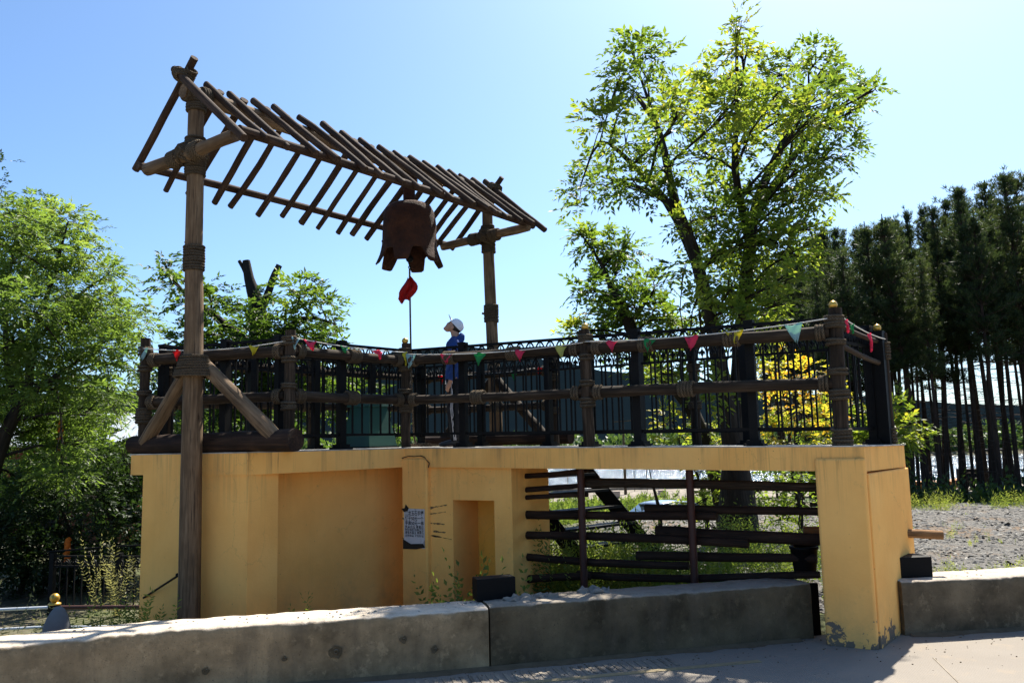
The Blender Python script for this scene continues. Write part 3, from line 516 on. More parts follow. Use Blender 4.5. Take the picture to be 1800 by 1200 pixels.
# plaster cracks and torn tape marks round the notice
mb = MB(); q = [(-.03, -.135), (-.02, -.13), (.02, -.115), (.09, -.10), (.18, -.105), (.27, -.098), (.33, -.115), (.36, -.15), (.40, -.185), (.39, -.24)]
for a, b in zip(q, q[1:]):
    pa = B+u3*a[0]-in3*.034; pb_ = B+u3*b[0]-in3*.034; mb.tube([xy3(pa, 1.895+a[1]), xy3(pb_, 1.895+b[1])], random.uniform(.004, .009), 5)
simple('soot', (.035, .028, .02), .95, .1); part('crack', mb, 'soot', pf)
simple('torn_paper', (.16, .11, .055), .95, .1, var=.5, scale=40)
for k, (s0, s1, z0, z1) in enumerate([(.36, .60, 1.165, 1.205), (.36, .58, 1.09, 1.125), (.34, .56, .985, .975), (.40, .58, .885, .88), (.36, .66, .835, .80), (-.01, .06, 1.15, 1.14), (-.01, .06, 1.04, 1.02), (-.01, .06, .80, .77)]):
    mb = MB(); n = 9; dp = (in3*.0435 if s0 > .3 else -in3*.0315); top = []; bot = []
    for i in range(n+1):
        f = i/n; p = B+u3*(s0+(s1-s0)*f)+dp; z = z0+(z1-z0)*f; h = random.uniform(.001, .016)*(1-.5*f); top.append(xy3(p, z+h)); bot.append(xy3(p, z-h*.7+random.uniform(-.008, .004)))
    V = top+bot; m_ = n+1; mb.add(V, [(i, i+1, m_+i+1, m_+i) for i in range(n)]); o = part('tape_scrap', mb, 'soot' if k == 4 else 'torn_paper', pf); md = o.modifiers.new('solid', 'SOLIDIFY'); md.thickness = .003; md.offset = 0

# ------------------------------------------------------------------ low concrete parapets
def parapet(name, front, th, m, label, h=.5, drop=-.03):
    """front: list of points along the road-side face"""
    n = len(front); F = [Vector(p) for p in front]; nor = []
    for i in range(n):
        d = (F[min(i+1, n-1)]-F[max(i-1, 0)]).normalized(); v = Vector((-d.y, d.x)); nor.append(v if v.y > 0 else -v)
    # resample
    S = []; Nn = []
    for i in range(n-1):
        k = max(2, int((F[i+1]-F[i]).length/.03))
        for j in range(k): S.append(F[i].lerp(F[i+1], j/k)); Nn.append(nor[i].lerp(nor[i+1], j/k))
    S.append(F[-1]); Nn.append(nor[-1]); V = []; A = []
    prof = [(0, drop), (0, .12), (0, .25), (0, .38), (0, .46), (.006, h-.012), (.022, h), (.12, h+.004), (.24, h+.002), (th-.03, h), (th, h-.03), (th, .2), (th, -.45)]
    for p, q in zip(S, Nn):
        chipd = max(0, mn.noise(Vector((p.x*4, p.y*4, 1)))-.1)*.012+max(0, mn.noise(Vector((p.x*19, p.y*19, 5))))*.013+max(0, mn.noise(Vector((p.x*43, p.y*43, 8))))*.008
        for j, (d, z) in enumerate(prof):
            nz = mn.noise(Vector((p.x*7, p.y*7, z*9)))*.006
            if j in (5, 6): d += chipd; z -= chipd*.8
            if j in (6, 7, 8, 9): z += mn.noise(Vector((p.x*11, p.y*11, d*20)))*.007
            V.append((p.x+q.x*(d+nz), p.y+q.y*(d+nz), z)) 
    m_ = len(prof); mb = MB(); mb.add(V, [(i*m_+j, (i+1)*m_+j, (i+1)*m_+j+1, i*m_+j+1) for i in range(len(S)-1) for j in range(m_-1)], None, True)
    mb.add([V[j] for j in range(m_)], [tuple(range(m_))]); mb.add([V[(len(S)-1)*m_+j] for j in range(m_)], [tuple(range(m_-1, -1, -1))])
    o = link(name, mb.mesh(name, (F[0].x, F[0].y, 0)), m); o.location = (F[0].x, F[0].y, 0); return tag(o, label, 'low wall')
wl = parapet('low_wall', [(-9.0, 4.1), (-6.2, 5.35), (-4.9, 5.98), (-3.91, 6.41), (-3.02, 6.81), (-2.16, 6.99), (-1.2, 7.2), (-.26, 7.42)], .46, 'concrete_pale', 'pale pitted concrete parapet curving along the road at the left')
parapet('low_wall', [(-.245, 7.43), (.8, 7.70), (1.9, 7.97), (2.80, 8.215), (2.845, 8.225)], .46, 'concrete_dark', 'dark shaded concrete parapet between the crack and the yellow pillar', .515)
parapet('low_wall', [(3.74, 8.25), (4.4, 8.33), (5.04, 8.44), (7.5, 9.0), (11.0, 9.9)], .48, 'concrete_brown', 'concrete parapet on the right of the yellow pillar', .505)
# broken-out anchor holes in the pale parapet
for (x, z, r) in [(-1.53, .24, .055), (-.98, .30, .028), (-2.53, .17, .026), (-.72, .20, .03), (-1.93, .22, .02)]:
    y = np.interp(x, [-3.91, -3.02, -2.16, -1.2, -.26], [6.41, 6.81, 6.99, 7.2, 7.42]); mb = MB(); n = 11; V = [Vector((x, y-.010, z))]
    for i in range(n):
        a = 6.283*i/n; q = r*random.uniform(.7, 1.35); V.append(Vector((x+math.cos(a)*q, y-.014+math.cos(a)*q*.22, z+math.sin(a)*q)))
    mb.add(V, [(0, 1+i, 1+(i+1) % n) for i in range(n)]); mb.ring((x+.006, y-.016, z+.002), (.22, -1, 0), r*.30, r*.12, 10, 5)
    o = link('anchor_hole', mb.mesh('anchor_hole', wl.location), 'concrete_dark', wl)
# crumbs and broken mortar on the wall tops
simple('mortar', (.20, .185, .165), .95, .1, var=.4, scale=20)
mb = MB()
for i in range(260):
    x = random.uniform(-3.8, 5.0)
    if 2.8 < x < 3.9: continue
    y = np.interp(x, [-3.91, -3.02, -2.16, -.26, 2.9, 3.74, 5.04], [6.41, 6.81, 6.99, 7.42, 8.24, 8.25, 8.44])+random.uniform(.05, .42); r = random.choice([.004, .005, .007, .011]); z = .508 if -.25 < x < 3 else .50
    mb.ball((x, y, z+r*.4), r, 5, 3, (random.uniform(.7, 1.6), random.uniform(.7, 1.3), random.uniform(.5, .9)))
o = link('mortar_crumbs', mb.mesh('mortar_crumbs'), 'mortar'); o['kind'] = 'stuff'; o['label'] = 'crumbs of mortar scattered on the parapet tops'
for i, (x, yo, s, lab) in enumerate([(.02, .20, .10, 'lump of broken mortar on the parapet right beside the black box'), (.26, .26, .085, 'small lump of broken mortar on the dark parapet top'), (.72, .33, .11, 'largest lump of broken mortar on the dark parapet by the log fence')]):
    y = 7.42+(x+.26)*.262+yo; mb = MB(); mb.ball((x, y, .515), s, 16, 9, (1.5, .7, .38)); mb.v = [(a+.03*mn.noise(Vector((a*30, b*30, c*30))), b+.02*mn.noise(Vector((a*28+9, b*30, c*30))), c+.055*mn.noise(Vector((a*26, b*26, 4)))) for a, b, c in mb.v]; mb.sm = [False]*len(mb.sm)
    solo('mortar_lump', mb, 'mortar', lab, 'rubble', base=(x, y, .5))
# ------------------------------------------------------------------ timber bell frame
FO = Vector((-3.48, 8.90, 0)); FD = Vector((.6112, .7915, 0)); FP = Vector((.7915, -.6112, 0)); FL = 5.18
def fr(s, p, z): return FO+FD*s+FP*p+Vector((0, 0, z))
bf = thing('bell_shelter', 'tall log bell shelter with open rafter roof lashed with rope over the platform', 'shelter', FO)
rope_n = 0
def lash(parent, c, axis, R, turns, r=.017, **kw):
    mb = MB(); mb.coil(c, axis, R, turns, r, **kw); return part('rope_lashing', mb, 'rope', parent)
# posts: the near one stands on the ground in front of the pier, the far one behind the deck
mb = MB(); P = [(.05, -.4), (.045, .6), (.03, 1.6), (.02, 2.6), (.01, 3.4), (-.03, 4.2), (-.03, 4.9), (-.05, 5.5), (-.05, 5.86)]
mb.tube([fr(0, p, z) for p, z in P], [.118, .112, .108, .102, .098, .093, .090, .086, .084], 16, True, .022); part('post', mb, 'pole_wood', bf, 'tall weathered near post')
mb = MB(); mb.tube([fr(FL, p, z) for p, z in [(.09, -.4), (.06, 1.2), (.04, 2.4), (.0, 3.6), (-.03, 4.6), (-.05, 5.3), (-.05, 5.86)]], [.112, .108, .102, .096, .092, .088, .084], 14, True, .02); part('post', mb, 'pole_wood', bf, 'far post with reddish heartwood showing')
# ridge, purlins, cross beams
mb = MB(); mb.log(fr(-.16, -.05, 5.93), fr(FL+.10, -.05, 5.93), .088, .08, 9, 12, .002); part('ridge_beam', mb, 'pole_wood', bf)
mb = MB(); mb.log(fr(-.05, .86, 5.27), fr(FL+.06, .82, 5.28), .055, .05, 9, 10, .004); part('purlin', mb, 'rafter_wood', bf)
mb = MB(); mb.log(fr(-.12, -1.08, 5.31), fr(FL+.06, -.93, 5.26), .05, .046, 9, 10, .004); part('purlin', mb, 'rafter_wood', bf)
mb = MB(); mb.log(fr(-.12, -.85, 5.20), fr(-.12, .92, 5.18), .075, .068, 7, 12, .006); part('cross_beam', mb, 'pole_wood', bf)
mb = MB(); mb.log(fr(FL-.12, -.93, 5.20), fr(FL-.12, .86, 5.22), .066, .07, 7, 12, .004); part('cross_beam', mb, 'pole_wood', bf)
# rafters
SR = [.18, .50, .82, 1.12, 1.53, 1.88, 2.22, 2.53, 2.90, 3.19, 3.51, 3.80, 4.11, 4.40, 4.66, 4.92]
for i, s in enumerate(SR):
    r = random.uniform(.040, .048); mb = MB(); sk = random.uniform(-.03, .03)
    mb.log(fr(s, -.16+random.uniform(-.03, .03), 6.16+random.uniform(-.02, .025)), fr(s+.05+sk, .98+random.uniform(-.06, .06), 5.22), r, r*random.uniform(.8, 1.0), 6, 10, .011, .09); part('rafter', mb, 'rafter_wood', bf)
    sb = s+.07
    mb = MB(); r = random.uniform(.038, .046); mb.log(fr(sb, .04, 6.03), fr(sb+.02+random.uniform(-.03, .03), -1.16+random.uniform(-.04, .05), 5.10+random.uniform(-.03, .03)), r, r*random.uniform(.8, 1.05), 6, 9, .013, .09); part('rafter', mb, 'rafter_wood', bf)
# crossed end rafters, lashed where they cross
for (s, fa, fb, ba, bb) in [(-.17, (-.23, 6.23), (1.12, 5.08), (.04, 6.31), (-1.21, 5.29)), (FL+.09, (-.17, 6.22), (1.02, 5.18), (.13, 6.24), (-1.00, 5.22))]:
    mb = MB(); mb.log(fr(s, *fa), fr(s+.01, *fb), .047, .045, 6, 10, .004); part('rafter', mb, 'rafter_wood', bf, 'end rafter crossing its partner')
    mb = MB(); mb.log(fr(s+.085, *ba), fr(s+.09, *bb), .045, .043, 6, 10, .004); part('rafter', mb, 'rafter_wood', bf, 'end rafter crossing its partner')
    cp, cz = ((-.10, 6.12) if s < 1 else (.015, 6.06))
    dA = (fr(0, *fb)-fr(0, *fa)).normalized(); dB = (fr(0, *bb)-fr(0, *ba)).normalized()
    lash(bf, fr(s, cp-.02, cz+.02), dA, .05, 4, .016); lash(bf, fr(s+.085, cp+.05 if s < 1 else cp, cz+.03), dB, .05, 4, .016); lash(bf, fr(s+.04, cp, cz), (FD*.3+Vector((0, 0, 1))), .085, 3, .015, ell=1.15)
for s in (0, FL):
    q = .0 if s == 0 else .0
    lash(bf, fr(s, -.05, 5.79), (0, 0, 1), .088, 4, .017); lash(bf, fr(s+.10, -.05, 5.93), FD, .09, 4, .017); lash(bf, fr(s-.10 if s == 0 else s-.12, -.05, 5.93), FD, .09, 3, .017)
    lash(bf, fr(s, -.05, 5.36), (0, 0, 1), .092, 4, .017); lash(bf, fr(s, -.04, 5.05), (0, 0, 1), .093, 5, .017)
    b = -.12; zc = 5.19 if s == 0 else 5.21
    lash(bf, fr(s+b, .19, zc), FP, .076, 5, .017); lash(bf, fr(s+b, -.24, zc), FP, .078, 5, .017)
    for sg in (1, -1):
        mb = MB(); mb.coil(fr(s-.055, -.03, zc+.01), (FP*.8*sg+Vector((0, 0, 1))), .125, 4, .016, ell=1.3, tilt=.07, ex=FD); part('rope_lashing', mb, 'rope', bf)
mb = MB(); mb.coil(fr(0, -.02, 4.03), (0, 0, 1), .094, 9, .017); part('rope_lashing', mb, 'rope', bf)
mb = MB(); mb.coil(fr(FL, -.01, 3.98), (0, 0, 1), .096, 9, .017); part('rope_lashing', mb, 'rope', bf)
for (s, z) in ((0, 3.82), (0, 4.26), (FL, 4.02), (FL, 5.42)):   # frayed rope ends
    mb = MB(); a = fr(s, -.11, z); mb.tube([a, a-FP*.05+Vector((0, 0, -.03)), a-FP*.08+Vector((0, 0, -.015))], [.016, .018, .022], 6); part('rope_end', mb, 'rope', bf)
# braces and sill log at the near post, the same at the far one
lk = Vector((u1.x, u1.y, 0))
def onlog(s, z=2.0): q = K+in1*.07; return Vector((q.x, q.y, 0))-lk*s+Vector((0, 0, z))
mb = MB(); mb.log(onlog(.62, 2.015), onlog(-1.98, 2.005), .118, .108, 9, 14, .003); part('sill_log', mb, 'dark_log', bf, 'thick dark log lying along the deck edge')
top = fr(0, .02, 2.86)+FD*.03
mb = MB(); mb.log(top+Vector((.03, 0, .06)), onlog(.36, 2.04)-Vector((in1.x, in1.y, 0))*.03, .075, .085, 6, 12, .006); part('brace', mb, 'pole_wood', bf)
mb = MB(); mb.log(top+Vector((-.05, .04, .04)), onlog(-1.72, 2.03)-Vector((in1.x, in1.y, 0))*.03, .07, .08, 6, 12, .006); part('brace', mb, 'pole_wood', bf)
mb = MB(); mb.coil(fr(0, .03, 2.83), (0, 0, -1), .108, 8, .016, R2=.17, ell=1.35, ex=lk, tilt=.03); part('rope_lashing', mb, 'rope', bf)
rc = fr(FL, .03, 0)
for sg in (1, -1):
    mb = MB(); mb.log(rc+FP*.06*sg+Vector((0, 0, 2.9)), rc+FP*1.05*sg-FD*.1+Vector((0, 0, 1.98)), .07, .075, 6, 10, .006); part('brace', mb, 'rail_wood', bf)
mb = MB(); mb.log(rc+FP*1.5-FD*.12+Vector((0, 0, 1.98)), rc-FP*1.4-FD*.12+Vector((0, 0, 1.98)), .09, .085, 8, 12, .003); part('sill_log', mb, 'dark_log', bf)
# steel tie rod from the near post to the pier
mb = MB(); mb.tube([fr(0, -.06, .62)+Vector((-.06, 0, 0)), Vector((-4.20, 9.50, .30))], .012, 6); mb.ball(fr(0, -.1, .62)+Vector((-.05, 0, 0)), .022, 8, 5); part('tie_rod', mb, 'black_iron', bf)
mb = MB(); mb.tube([fr(0, -.08, 1.45), fr(0, -.08, 1.45)-FP*.09], .009, 6); part('nail', mb, 'black_iron', bf)

# ------------------------------------------------------------------ bell, rope, red cloth
t = NT('rust'); o_ = t.obj(); n = t.noise(o_, 7, 6, .7); n2 = t.noise(o_, 40, 4, .7)
c = t.ramp(n, [(.3, (.022, .008, .004)), (.55, (.06, .020, .008)), (.75, (.10, .036, .013))]); t.bsdf(t.mix(t.math('MULTIPLY', n2, .5), c, (.018, .008, .005)), .85, t.bump(t.math('ADD', n, n2), .8, .03), .25); MATS['rust'] = t.m
BC = fr(3.37, -.03, 0)
bell = thing('bell', 'rust brown iron bell with scalloped flaring rim hanging under the rafters', 'bell', (BC.x, BC.y, 4.45))
prof = [(.02, 5.375), (.15, 5.37), (.25, 5.355), (.305, 5.32), (.335, 5.26), (.352, 5.17), (.360, 5.06), (.364, 4.96), (.366, 4.86), (.372, 4.77), (.382, 4.69)]
n = 96; V = []; phi0 = R_(-97)
def rim(a):
    k = min(1.0, max(0.0, (math.cos(6*(a-phi0))+.70)/1.25)); return k*k*(3-2*k)
for r, z in prof:
    for i in range(n):
        a = 2*math.pi*i/n; wv_ = 1+.012*math.sin(3*a+z*9)+.008*math.sin(7*a-z*17); V.append((BC.x+math.cos(a)*r*wv_, BC.y+math.sin(a)*r*wv_, z))
rows = len(prof)
for lvl in (.33, .66, 1.0):
    for i in range(n):
        a = 2*math.pi*i/n; k = rim(a); drop = lvl*(.012+.205*k); fl = .384+.085*(lvl*k)**1.2; V.append((BC.x+math.cos(a)*fl, BC.y+math.sin(a)*fl, 4.69-drop))
rows += 3
F = [(i*n+k, i*n+(k+1) % n, (i+1)*n+(k+1) % n, (i+1)*n+k) for i in range(rows-1) for k in range(n)]
mb = MB(); mb.add(V, F, None, True); o = part('bell_body', mb, 'rust', bell); md = o.modifiers.new('solid', 'SOLIDIFY'); md.thickness = .022; md.offset = -1
mb = MB(); mb.tube([BC+Vector((0, 0, 5.36)), BC+Vector((0, 0, 5.62))], [.085, .09], 10); mb.coil(BC+Vector((0, 0, 5.74)), (0, 0, 1), .085, 3, .02); mb.ring(BC+Vector((0, 0, 5.76)), FP, .15, .022); part('hanger', mb, 'rust', bell)
mb = MB(); mb.tube([BC+Vector((0, 0, 5.45)), BC+Vector((0, 0, 4.62))], .014, 8); mb.ball(BC+Vector((0, 0, 4.58)), .055); part('clapper', mb, 'black_iron', bell)
br = thing('bell_rope', 'thin twisted rope hanging from the bell down to the deck', 'rope', (BC.x, BC.y, dz(BC.x)))
mb = MB(); mb.ring(BC+Vector((0, 0, 4.455)), FP, .022, .007, 14, 6); mb.tube([BC+Vector((0, 0, 4.55)), BC+Vector((0, 0, 4.47))], .006, 6); part('ring', mb, 'black_iron', br)
zb = dz(BC.x)
def ropepath(pts, r, nm, parent, m='rope'):
    q = smooth_path([(p[0], p[1], p[2], r) for p in pts], 5); mb = MB(); mb.tube([p[:3] for p in q], r, 7); return part(nm, mb, m, parent)
ropepath([BC+Vector((0, 0, 4.435)), BC+Vector((.0, 0, 4.25)), BC+Vector((.005, 0, 3.6)), BC+Vector((.015, -.01, 2.9)), BC+Vector((.03, -.03, 2.4)), BC+Vector((.05, -.05, 2.05)), BC+Vector((.10, -.09, zb+.03)), BC+Vector((.22, -.14, zb+.016)), BC+Vector((.30, -.02, zb+.016)), BC+Vector((.12, .10, zb+.016)), BC+Vector((-.08, .02, zb+.02)), BC+Vector((-.02, -.16, zb+.03)), BC+Vector((.18, -.22, zb+.04)), BC+Vector((.42, -.10, zb+.016))], .0135, 'cord', br)
leafmat('red_cloth', [(0.0, (.42, .012, .012)), (1.0, (.55, .02, .02))], .4, .2, 1.3)
mb = MB(); V = []; nu, nv = 7, 9; c0 = BC+Vector((0, -.03, 4.30))
for j in range(nv):
    f = j/(nv-1)
    for i in range(nu):
        g = i/(nu-1)-.5; wd = .05+.17*math.sin(min(1, f*1.15)*math.pi*.8); V.append(c0+Vector((g*wd-.055*f*f+.03*math.sin(f*5), .05*math.sin(g*9+f*4)-.02, -.37*f*(1-.25*abs(g))+.03*math.sin(g*7))))
mb.add(V, [(j*nu+i, j*nu+i+1, (j+1)*nu+i+1, (j+1)*nu+i) for j in range(nv-1) for i in range(nu-1)], None, True)
o = solo('red_cloth', mb, 'red_cloth', 'crumpled red cloth tied to the rope below the bell', 'cloth', base=c0); md = o.modifiers.new('solid', 'SOLIDIFY'); md.thickness = .004
# ------------------------------------------------------------------ log railing on the deck
PT = {'L': Vector((-4.37, 9.74)), 'A': Vector((-2.47, 9.06)), 'B': Vector((-1.37, 10.46)), 'C': Vector((.83, 9.23)), 'D': Vector((3.15, 7.96)), 'E': Vector((4.02, 8.98)),
      'RL': Vector((-4.18, 9.98)), 'RM': Vector((-2.85, 11.65)), 'R2': Vector((-1.50, 13.42)), 'R1': Vector((.58, 11.86)), 'RE': Vector((2.3, 10.45))}
def P3(p, z): return Vector((p.x, p.y, dz(p.x)+z))
lr = thing('log_railing', 'weathered log railing with rope lashings along the front of the deck', 'railing', P3(PT['C'], 0))
ll_ = thing('log_railing', 'log railing with rope lashings along the rear of the deck, behind the iron bars', 'railing', P3(PT['R1'], 0))
def wpost(parent, key, r, h, ball=False, m='rail_wood', label=None, foot=False):
    p = PT[key]; mb = MB(); mb.log(P3(p, .0), P3(p+Vector((random.uniform(-.02, .02), 0)), h), r, r*.93, 7, 12, .004, .03)
    o = part('post', mb, m, parent, label)
    if ball:
        b = MB(); b.ball(P3(p, h+.035), .042); b.lathe(P3(p, h-.01), [(.04, 0), (.025, .015), (.02, .02)], 12); part('finial', b, 'gold', o)
    return o
def wrail(parent, a, b, r=.058, hs=(1.10, .60), lash_at=(), ends=True):
    A = PT[a] if isinstance(a, str) else a; Bq = PT[b] if isinstance(b, str) else b; d = (Bq-A).normalized(); n = Vector((d.y, -d.x)); d3 = Vector((d.x, d.y, (dz(Bq.x)-dz(A.x))/(Bq-A).length))
    for k, h in enumerate(hs):
        mb = MB(); mb.log(P3(A+d*.05, h), P3(Bq-d*.05, h), r*random.uniform(.95, 1.05), r*random.uniform(.9, 1.03), 8, 12, .004, .035); part('rail', mb, 'rail_wood', parent)
        if ends:
            for e, sg in ((A, 1), (Bq, -1)):
                lash(parent, P3(e+d*sg*.135, h), d3, r, 3, .017)
        for f in lash_at[k] if lash_at else ():
            lash(parent, P3(A.lerp(Bq, f), h), d3, r, 5, .018, tilt=.03)
def plash(parent, key, r, hs):
    for h, n in hs: lash(parent, P3(PT[key], h), (0, 0, 1), r, n, .018, tilt=.07)
for key, r, h, ball in (('L', .062, 1.36, False), ('A', .064, 1.33, False), ('B', .062, 1.32, True), ('C', .064, 1.31, True), ('D', .072, 1.33, True)):
    wpost(lr, key, r, h, ball)
    plash(lr, key, r, ((1.21, 3), (1.0, 2), (.71, 2), (.49, 3)))
plash(lr, 'D', .072, ((.08, 5), (1.18, 3))); plash(lr, 'L', .07, ((.42, 4),))
wrail(lr, 'L', 'A', .062); wrail(lr, 'A', 'B', .058, lash_at=((.52,), (.5,))); wrail(lr, 'B', 'C', .058, lash_at=((.27, .63), (.43,))); wrail(lr, 'C', 'D', .060, lash_at=((.27, .62), (.43,)))
for key, r, h in (('RL', .06, 1.30), ('RM', .06, 1.32), ('R2', .062, 1.33), ('R1', .064, 1.32), ('RE', .062, 1.3)):
    wpost(ll_, key, r, h); plash(ll_, key, r, ((1.2, 3), (.98, 3), (.70, 3), (.5, 3)))
wrail(ll_, 'RL', 'RM', .055, lash_at=((.5,), (.5,))); wrail(ll_, 'RM', 'R2', .055, lash_at=((.5,), (.5,))); wrail(ll_, 'R2', 'R1', .055, hs=(1.08, .58), lash_at=((.35,), (.6,)))
# half-round log strapped to the corner steel post
PT['E2'] = PT['E']+Vector((.085, .03))
mb = MB(); mb.log(P3(PT['E2'], 0), P3(PT['E2'], 1.22), .035, .03, 6, 10, .003); part('half_post', mb, 'rail_wood', lr); plash(lr, 'E2', .03, ((.10, 5), (1.02, 6)))

# ------------------------------------------------------------------ wrought iron railings
def share(name, mb, m): me = mb.mesh(name); me.materials.append(MATS[m]); return me
BAL = share('baluster', MB().box((0, 0, 0), (.018, .018, .90)), 'black_iron')
q = MB()
for i in range(10):
    a0, a1 = math.pi*i/10, math.pi*(i+1)/10; q.bar((math.cos(a0)*.062, 0, math.sin(a0)*.085), (math.cos(a1)*.062, 0, math.sin(a1)*.085), .012, .012, (0, 1, 0))
q.bar((0, 0, 0), (0, 0, .075), .008, .01, (0, 1, 0)); q.box((0, 0, .045), (.030, .010, .030), (Vector((.7, 0, .7)), Vector((0, 1, 0)), Vector((-.7, 0, .7))))
for sg in (1, -1): q.bar((0, 0, .012), (sg*.030, 0, .045), .009, .012, (0, 1, 0)); q.bar((sg*.030, 0, .045), (sg*.036, 0, .022), .008, .010, (0, 1, 0))
SCR = share('scroll', q, 'black_iron')
POST = MB(); POST.box((0, 0, .635), (.088, .088, 1.27)); POST.prism([(-.10, -.10), (.10, -.10), (.10, .10), (-.10, .10)], 0, .025); POST.prism([(-.075, -.075), (.075, -.075), (.075, .075), (-.075, .075)], .025, .06); POST.box((0, 0, 1.285), (.10, .10, .03))
POST = share('post', POST, 'black_iron')
def iron_railing(a, b, label, posts=(0, 1), step=.145, top=1.25):
    d = (b-a).normalized(); L = (b-a).length; ang = math.atan2(d.y, d.x); base = P3(a, 0); t = thing('iron_railing', label, 'railing', base, 'iron railings round the deck')
    def pt(s, h): return P3(a+d*s, h)
    for nm, h, w_, hh in (('top_rail', top, .045, .03), ('rail', 1.065, .03, .03), ('bottom_rail', .17, .03, .03)):
        mb = MB(); mb.bar(pt(0, h), pt(L, h), w_, hh); part(nm, mb, 'black_iron', t)
    sl = math.atan2(dz(b.x)-dz(a.x), L)
    for f in posts:
        o = link('post', POST, None, t, pt(L*f, 0)); o.rotation_euler.z = ang
    n = int(L/step)
    for i in range(1, n):
        s = L*i/n
        if any(abs(s-L*f) < .07 for f in posts): continue
        o = link('baluster', BAL, None, t, pt(s, .615)); o.rotation_euler.z = ang
    n = int(L/.135)
    for i in range(n):
        s = L*(i+.5)/n
        if any(abs(s-L*f) < .09 for f in posts): continue
        o = link('scroll', SCR, None, t, pt(s, 1.08)); o.rotation_euler = (0, -sl, ang); o.scale = (1.05, 1, 1.8)
    return t
ins = {'L': Vector((-4.20, 9.86)), 'A': Vector((-2.62, 9.22)), 'B': Vector((-1.38, 10.66)), 'D': Vector((3.10, 8.16)), 'E': Vector((3.92, 9.02)), 'R1': Vector((.5, 11.68)), 'R2': Vector((-1.48, 13.2)), 'RL': Vector((-4.08, 9.98))}
iron_railing(ins['L'], ins['A'], 'black iron railing behind the near post of the bell frame', (0, .55))
iron_railing(ins['A'], ins['B'], 'black iron railing along the slanting deck edge above the recess', (0, .45))
iron_railing(ins['B'], ins['D'], 'long black iron railing across the front of the deck', (.17, .50, .615, .86))
iron_railing(ins['D'], ins['E'], 'short black iron railing at the right end of the deck', (1.0,))
iron_railing(ins['E'], ins['R1'], 'black iron railing at the back right of the deck', (.33, .66))
iron_railing(ins['R1'], ins['R2'], 'black iron railing across the back of the deck beside the far post', (0, .5, 1))
iron_railing(ins['R2'], ins['RL'], 'black iron railing along the back left of the deck', (.25, .5, .75))
cp = thing('corner_post', 'tall black steel corner post with golden ball at the right end', 'post', P3(PT['E'], 0))
mb = MB(); mb.box(P3(PT['E'], .61), (.12, .12, 1.22), rot=.9); part('shaft', mb, 'black_iron', cp)
mb = MB(); c = P3(PT['E'], 1.22); ang = .9
qv = [Vector((math.cos(ang+R_(45+90*i)), math.sin(ang+R_(45+90*i)), 0)) for i in range(4)]; mb.prism([tuple((c+v*.088).xy) for v in qv], c.z-.002, c.z+.012); part('cap', mb, 'black_iron', cp)
mb = MB(); mb.ball(c+Vector((0, 0, .05)), .042); part('finial', mb, 'gold', cp)
mb = MB(); mb.log(P3(Vector((3.20, 8.0)), .98), P3(PT['E'], .88), .03, .028, 4, 8); mb2 = MB(); mb2.log(P3(Vector((3.20, 8.02)), 1.17), P3(PT['E'], 1.12), .028, .026, 4, 8)
part('rail', mb, 'rail_wood', lr); part('rail', mb2, 'rail_wood', lr)

# ------------------------------------------------------------------ bunting
PENC = {'pink': (.70, .06, .14), 'red': (.62, .03, .03), 'green': (.03, .30, .10), 'yellow': (.62, .56, .05), 'blue': (.32, .52, .60), 'lime': (.50, .52, .16)}
for k, v in PENC.items(): leafmat('pennant_'+k, [(0.0, v), (1.0, v)], .45, .15, 1.25)
simple('white_cord', (.62, .60, .54), .9, .1)
def pennant(parent, c, d, wd, hh, col, tw=0.0, curl=0.0):
    """triangular cloth hanging from the cord, slightly blown"""
    nu, nv = 8, 6; V = []; ph = random.uniform(0, 6); sd_ = Vector((d.y, -d.x, 0)).normalized()
    for j in range(nv):
        f = j/(nv-1)
        for i in range(nu):
            g = i/(nu-1)-.5; x = g*wd*1.15*(1-f*.94)+tw*f*f*wd*.45; V.append(c+d*x+sd_*(.013*math.sin(f*4+g*7+ph)+curl*f*f)+Vector((0, 0, -hh*f*(1+.06*math.sin(ph+g*5))+.012*math.sin(g*6+f*3+ph))))
    mb = MB(); mb.add(V, [(j*nu+i, j*nu+i+1, (j+1)*nu+i+1, (j+1)*nu+i) for j in range(nv-1) for i in range(nu-1)], None, True)
    o = part('pennant', mb, 'pennant_'+col, parent, col.replace('lime', 'pale yellow')+' pennant'); md = o.modifiers.new('solid', 'SOLIDIFY'); md.thickness = .002
def bunting(a, ha, b, hb, sag, pens, label, out=.075):
    A = P3(PT[a], ha); Bq = P3(PT[b], hb); d = (Bq-A).normalized(); s = Vector((d.y, -d.x, 0)).normalized(); s = s if s.y < 0 else -s
    t = thing('bunting', label, 'bunting', A, 'bunting strung along the deck railing'); A = A+s*out; Bq = Bq+s*out
    def q(f): return A.lerp(Bq, f)+Vector((0, 0, -sag*4*f*(1-f)))
    mb = MB(); mb.tube([q(i/16) for i in range(17)], .006, 5); part('cord', mb, 'white_cord', t)
    for (f, col, wd, hh, tw) in pens: pennant(t, q(f)-Vector((0, 0, .004)), d, wd*.86, hh*.88, col, tw)
bunting('L', 1.24, 'A', 1.20, .06, [(.26, 'red', .12, .12, .1), (.80, 'yellow', .16, .10, -.4), (.02, 'blue', .15, .14, -.5)], 'string of pennants on the railing behind the near post')
bunting('A', 1.24, 'B', 1.20, .03, [(.12, 'pink', .20, .10, .8), (.40, 'green', .14, .07, .6), (.70, 'pink', .18, .10, .6), (.96, 'yellow', .10, .17, .2), (.01, 'blue', .12, .13, 0)], 'string of pennants above the slanting deck edge')
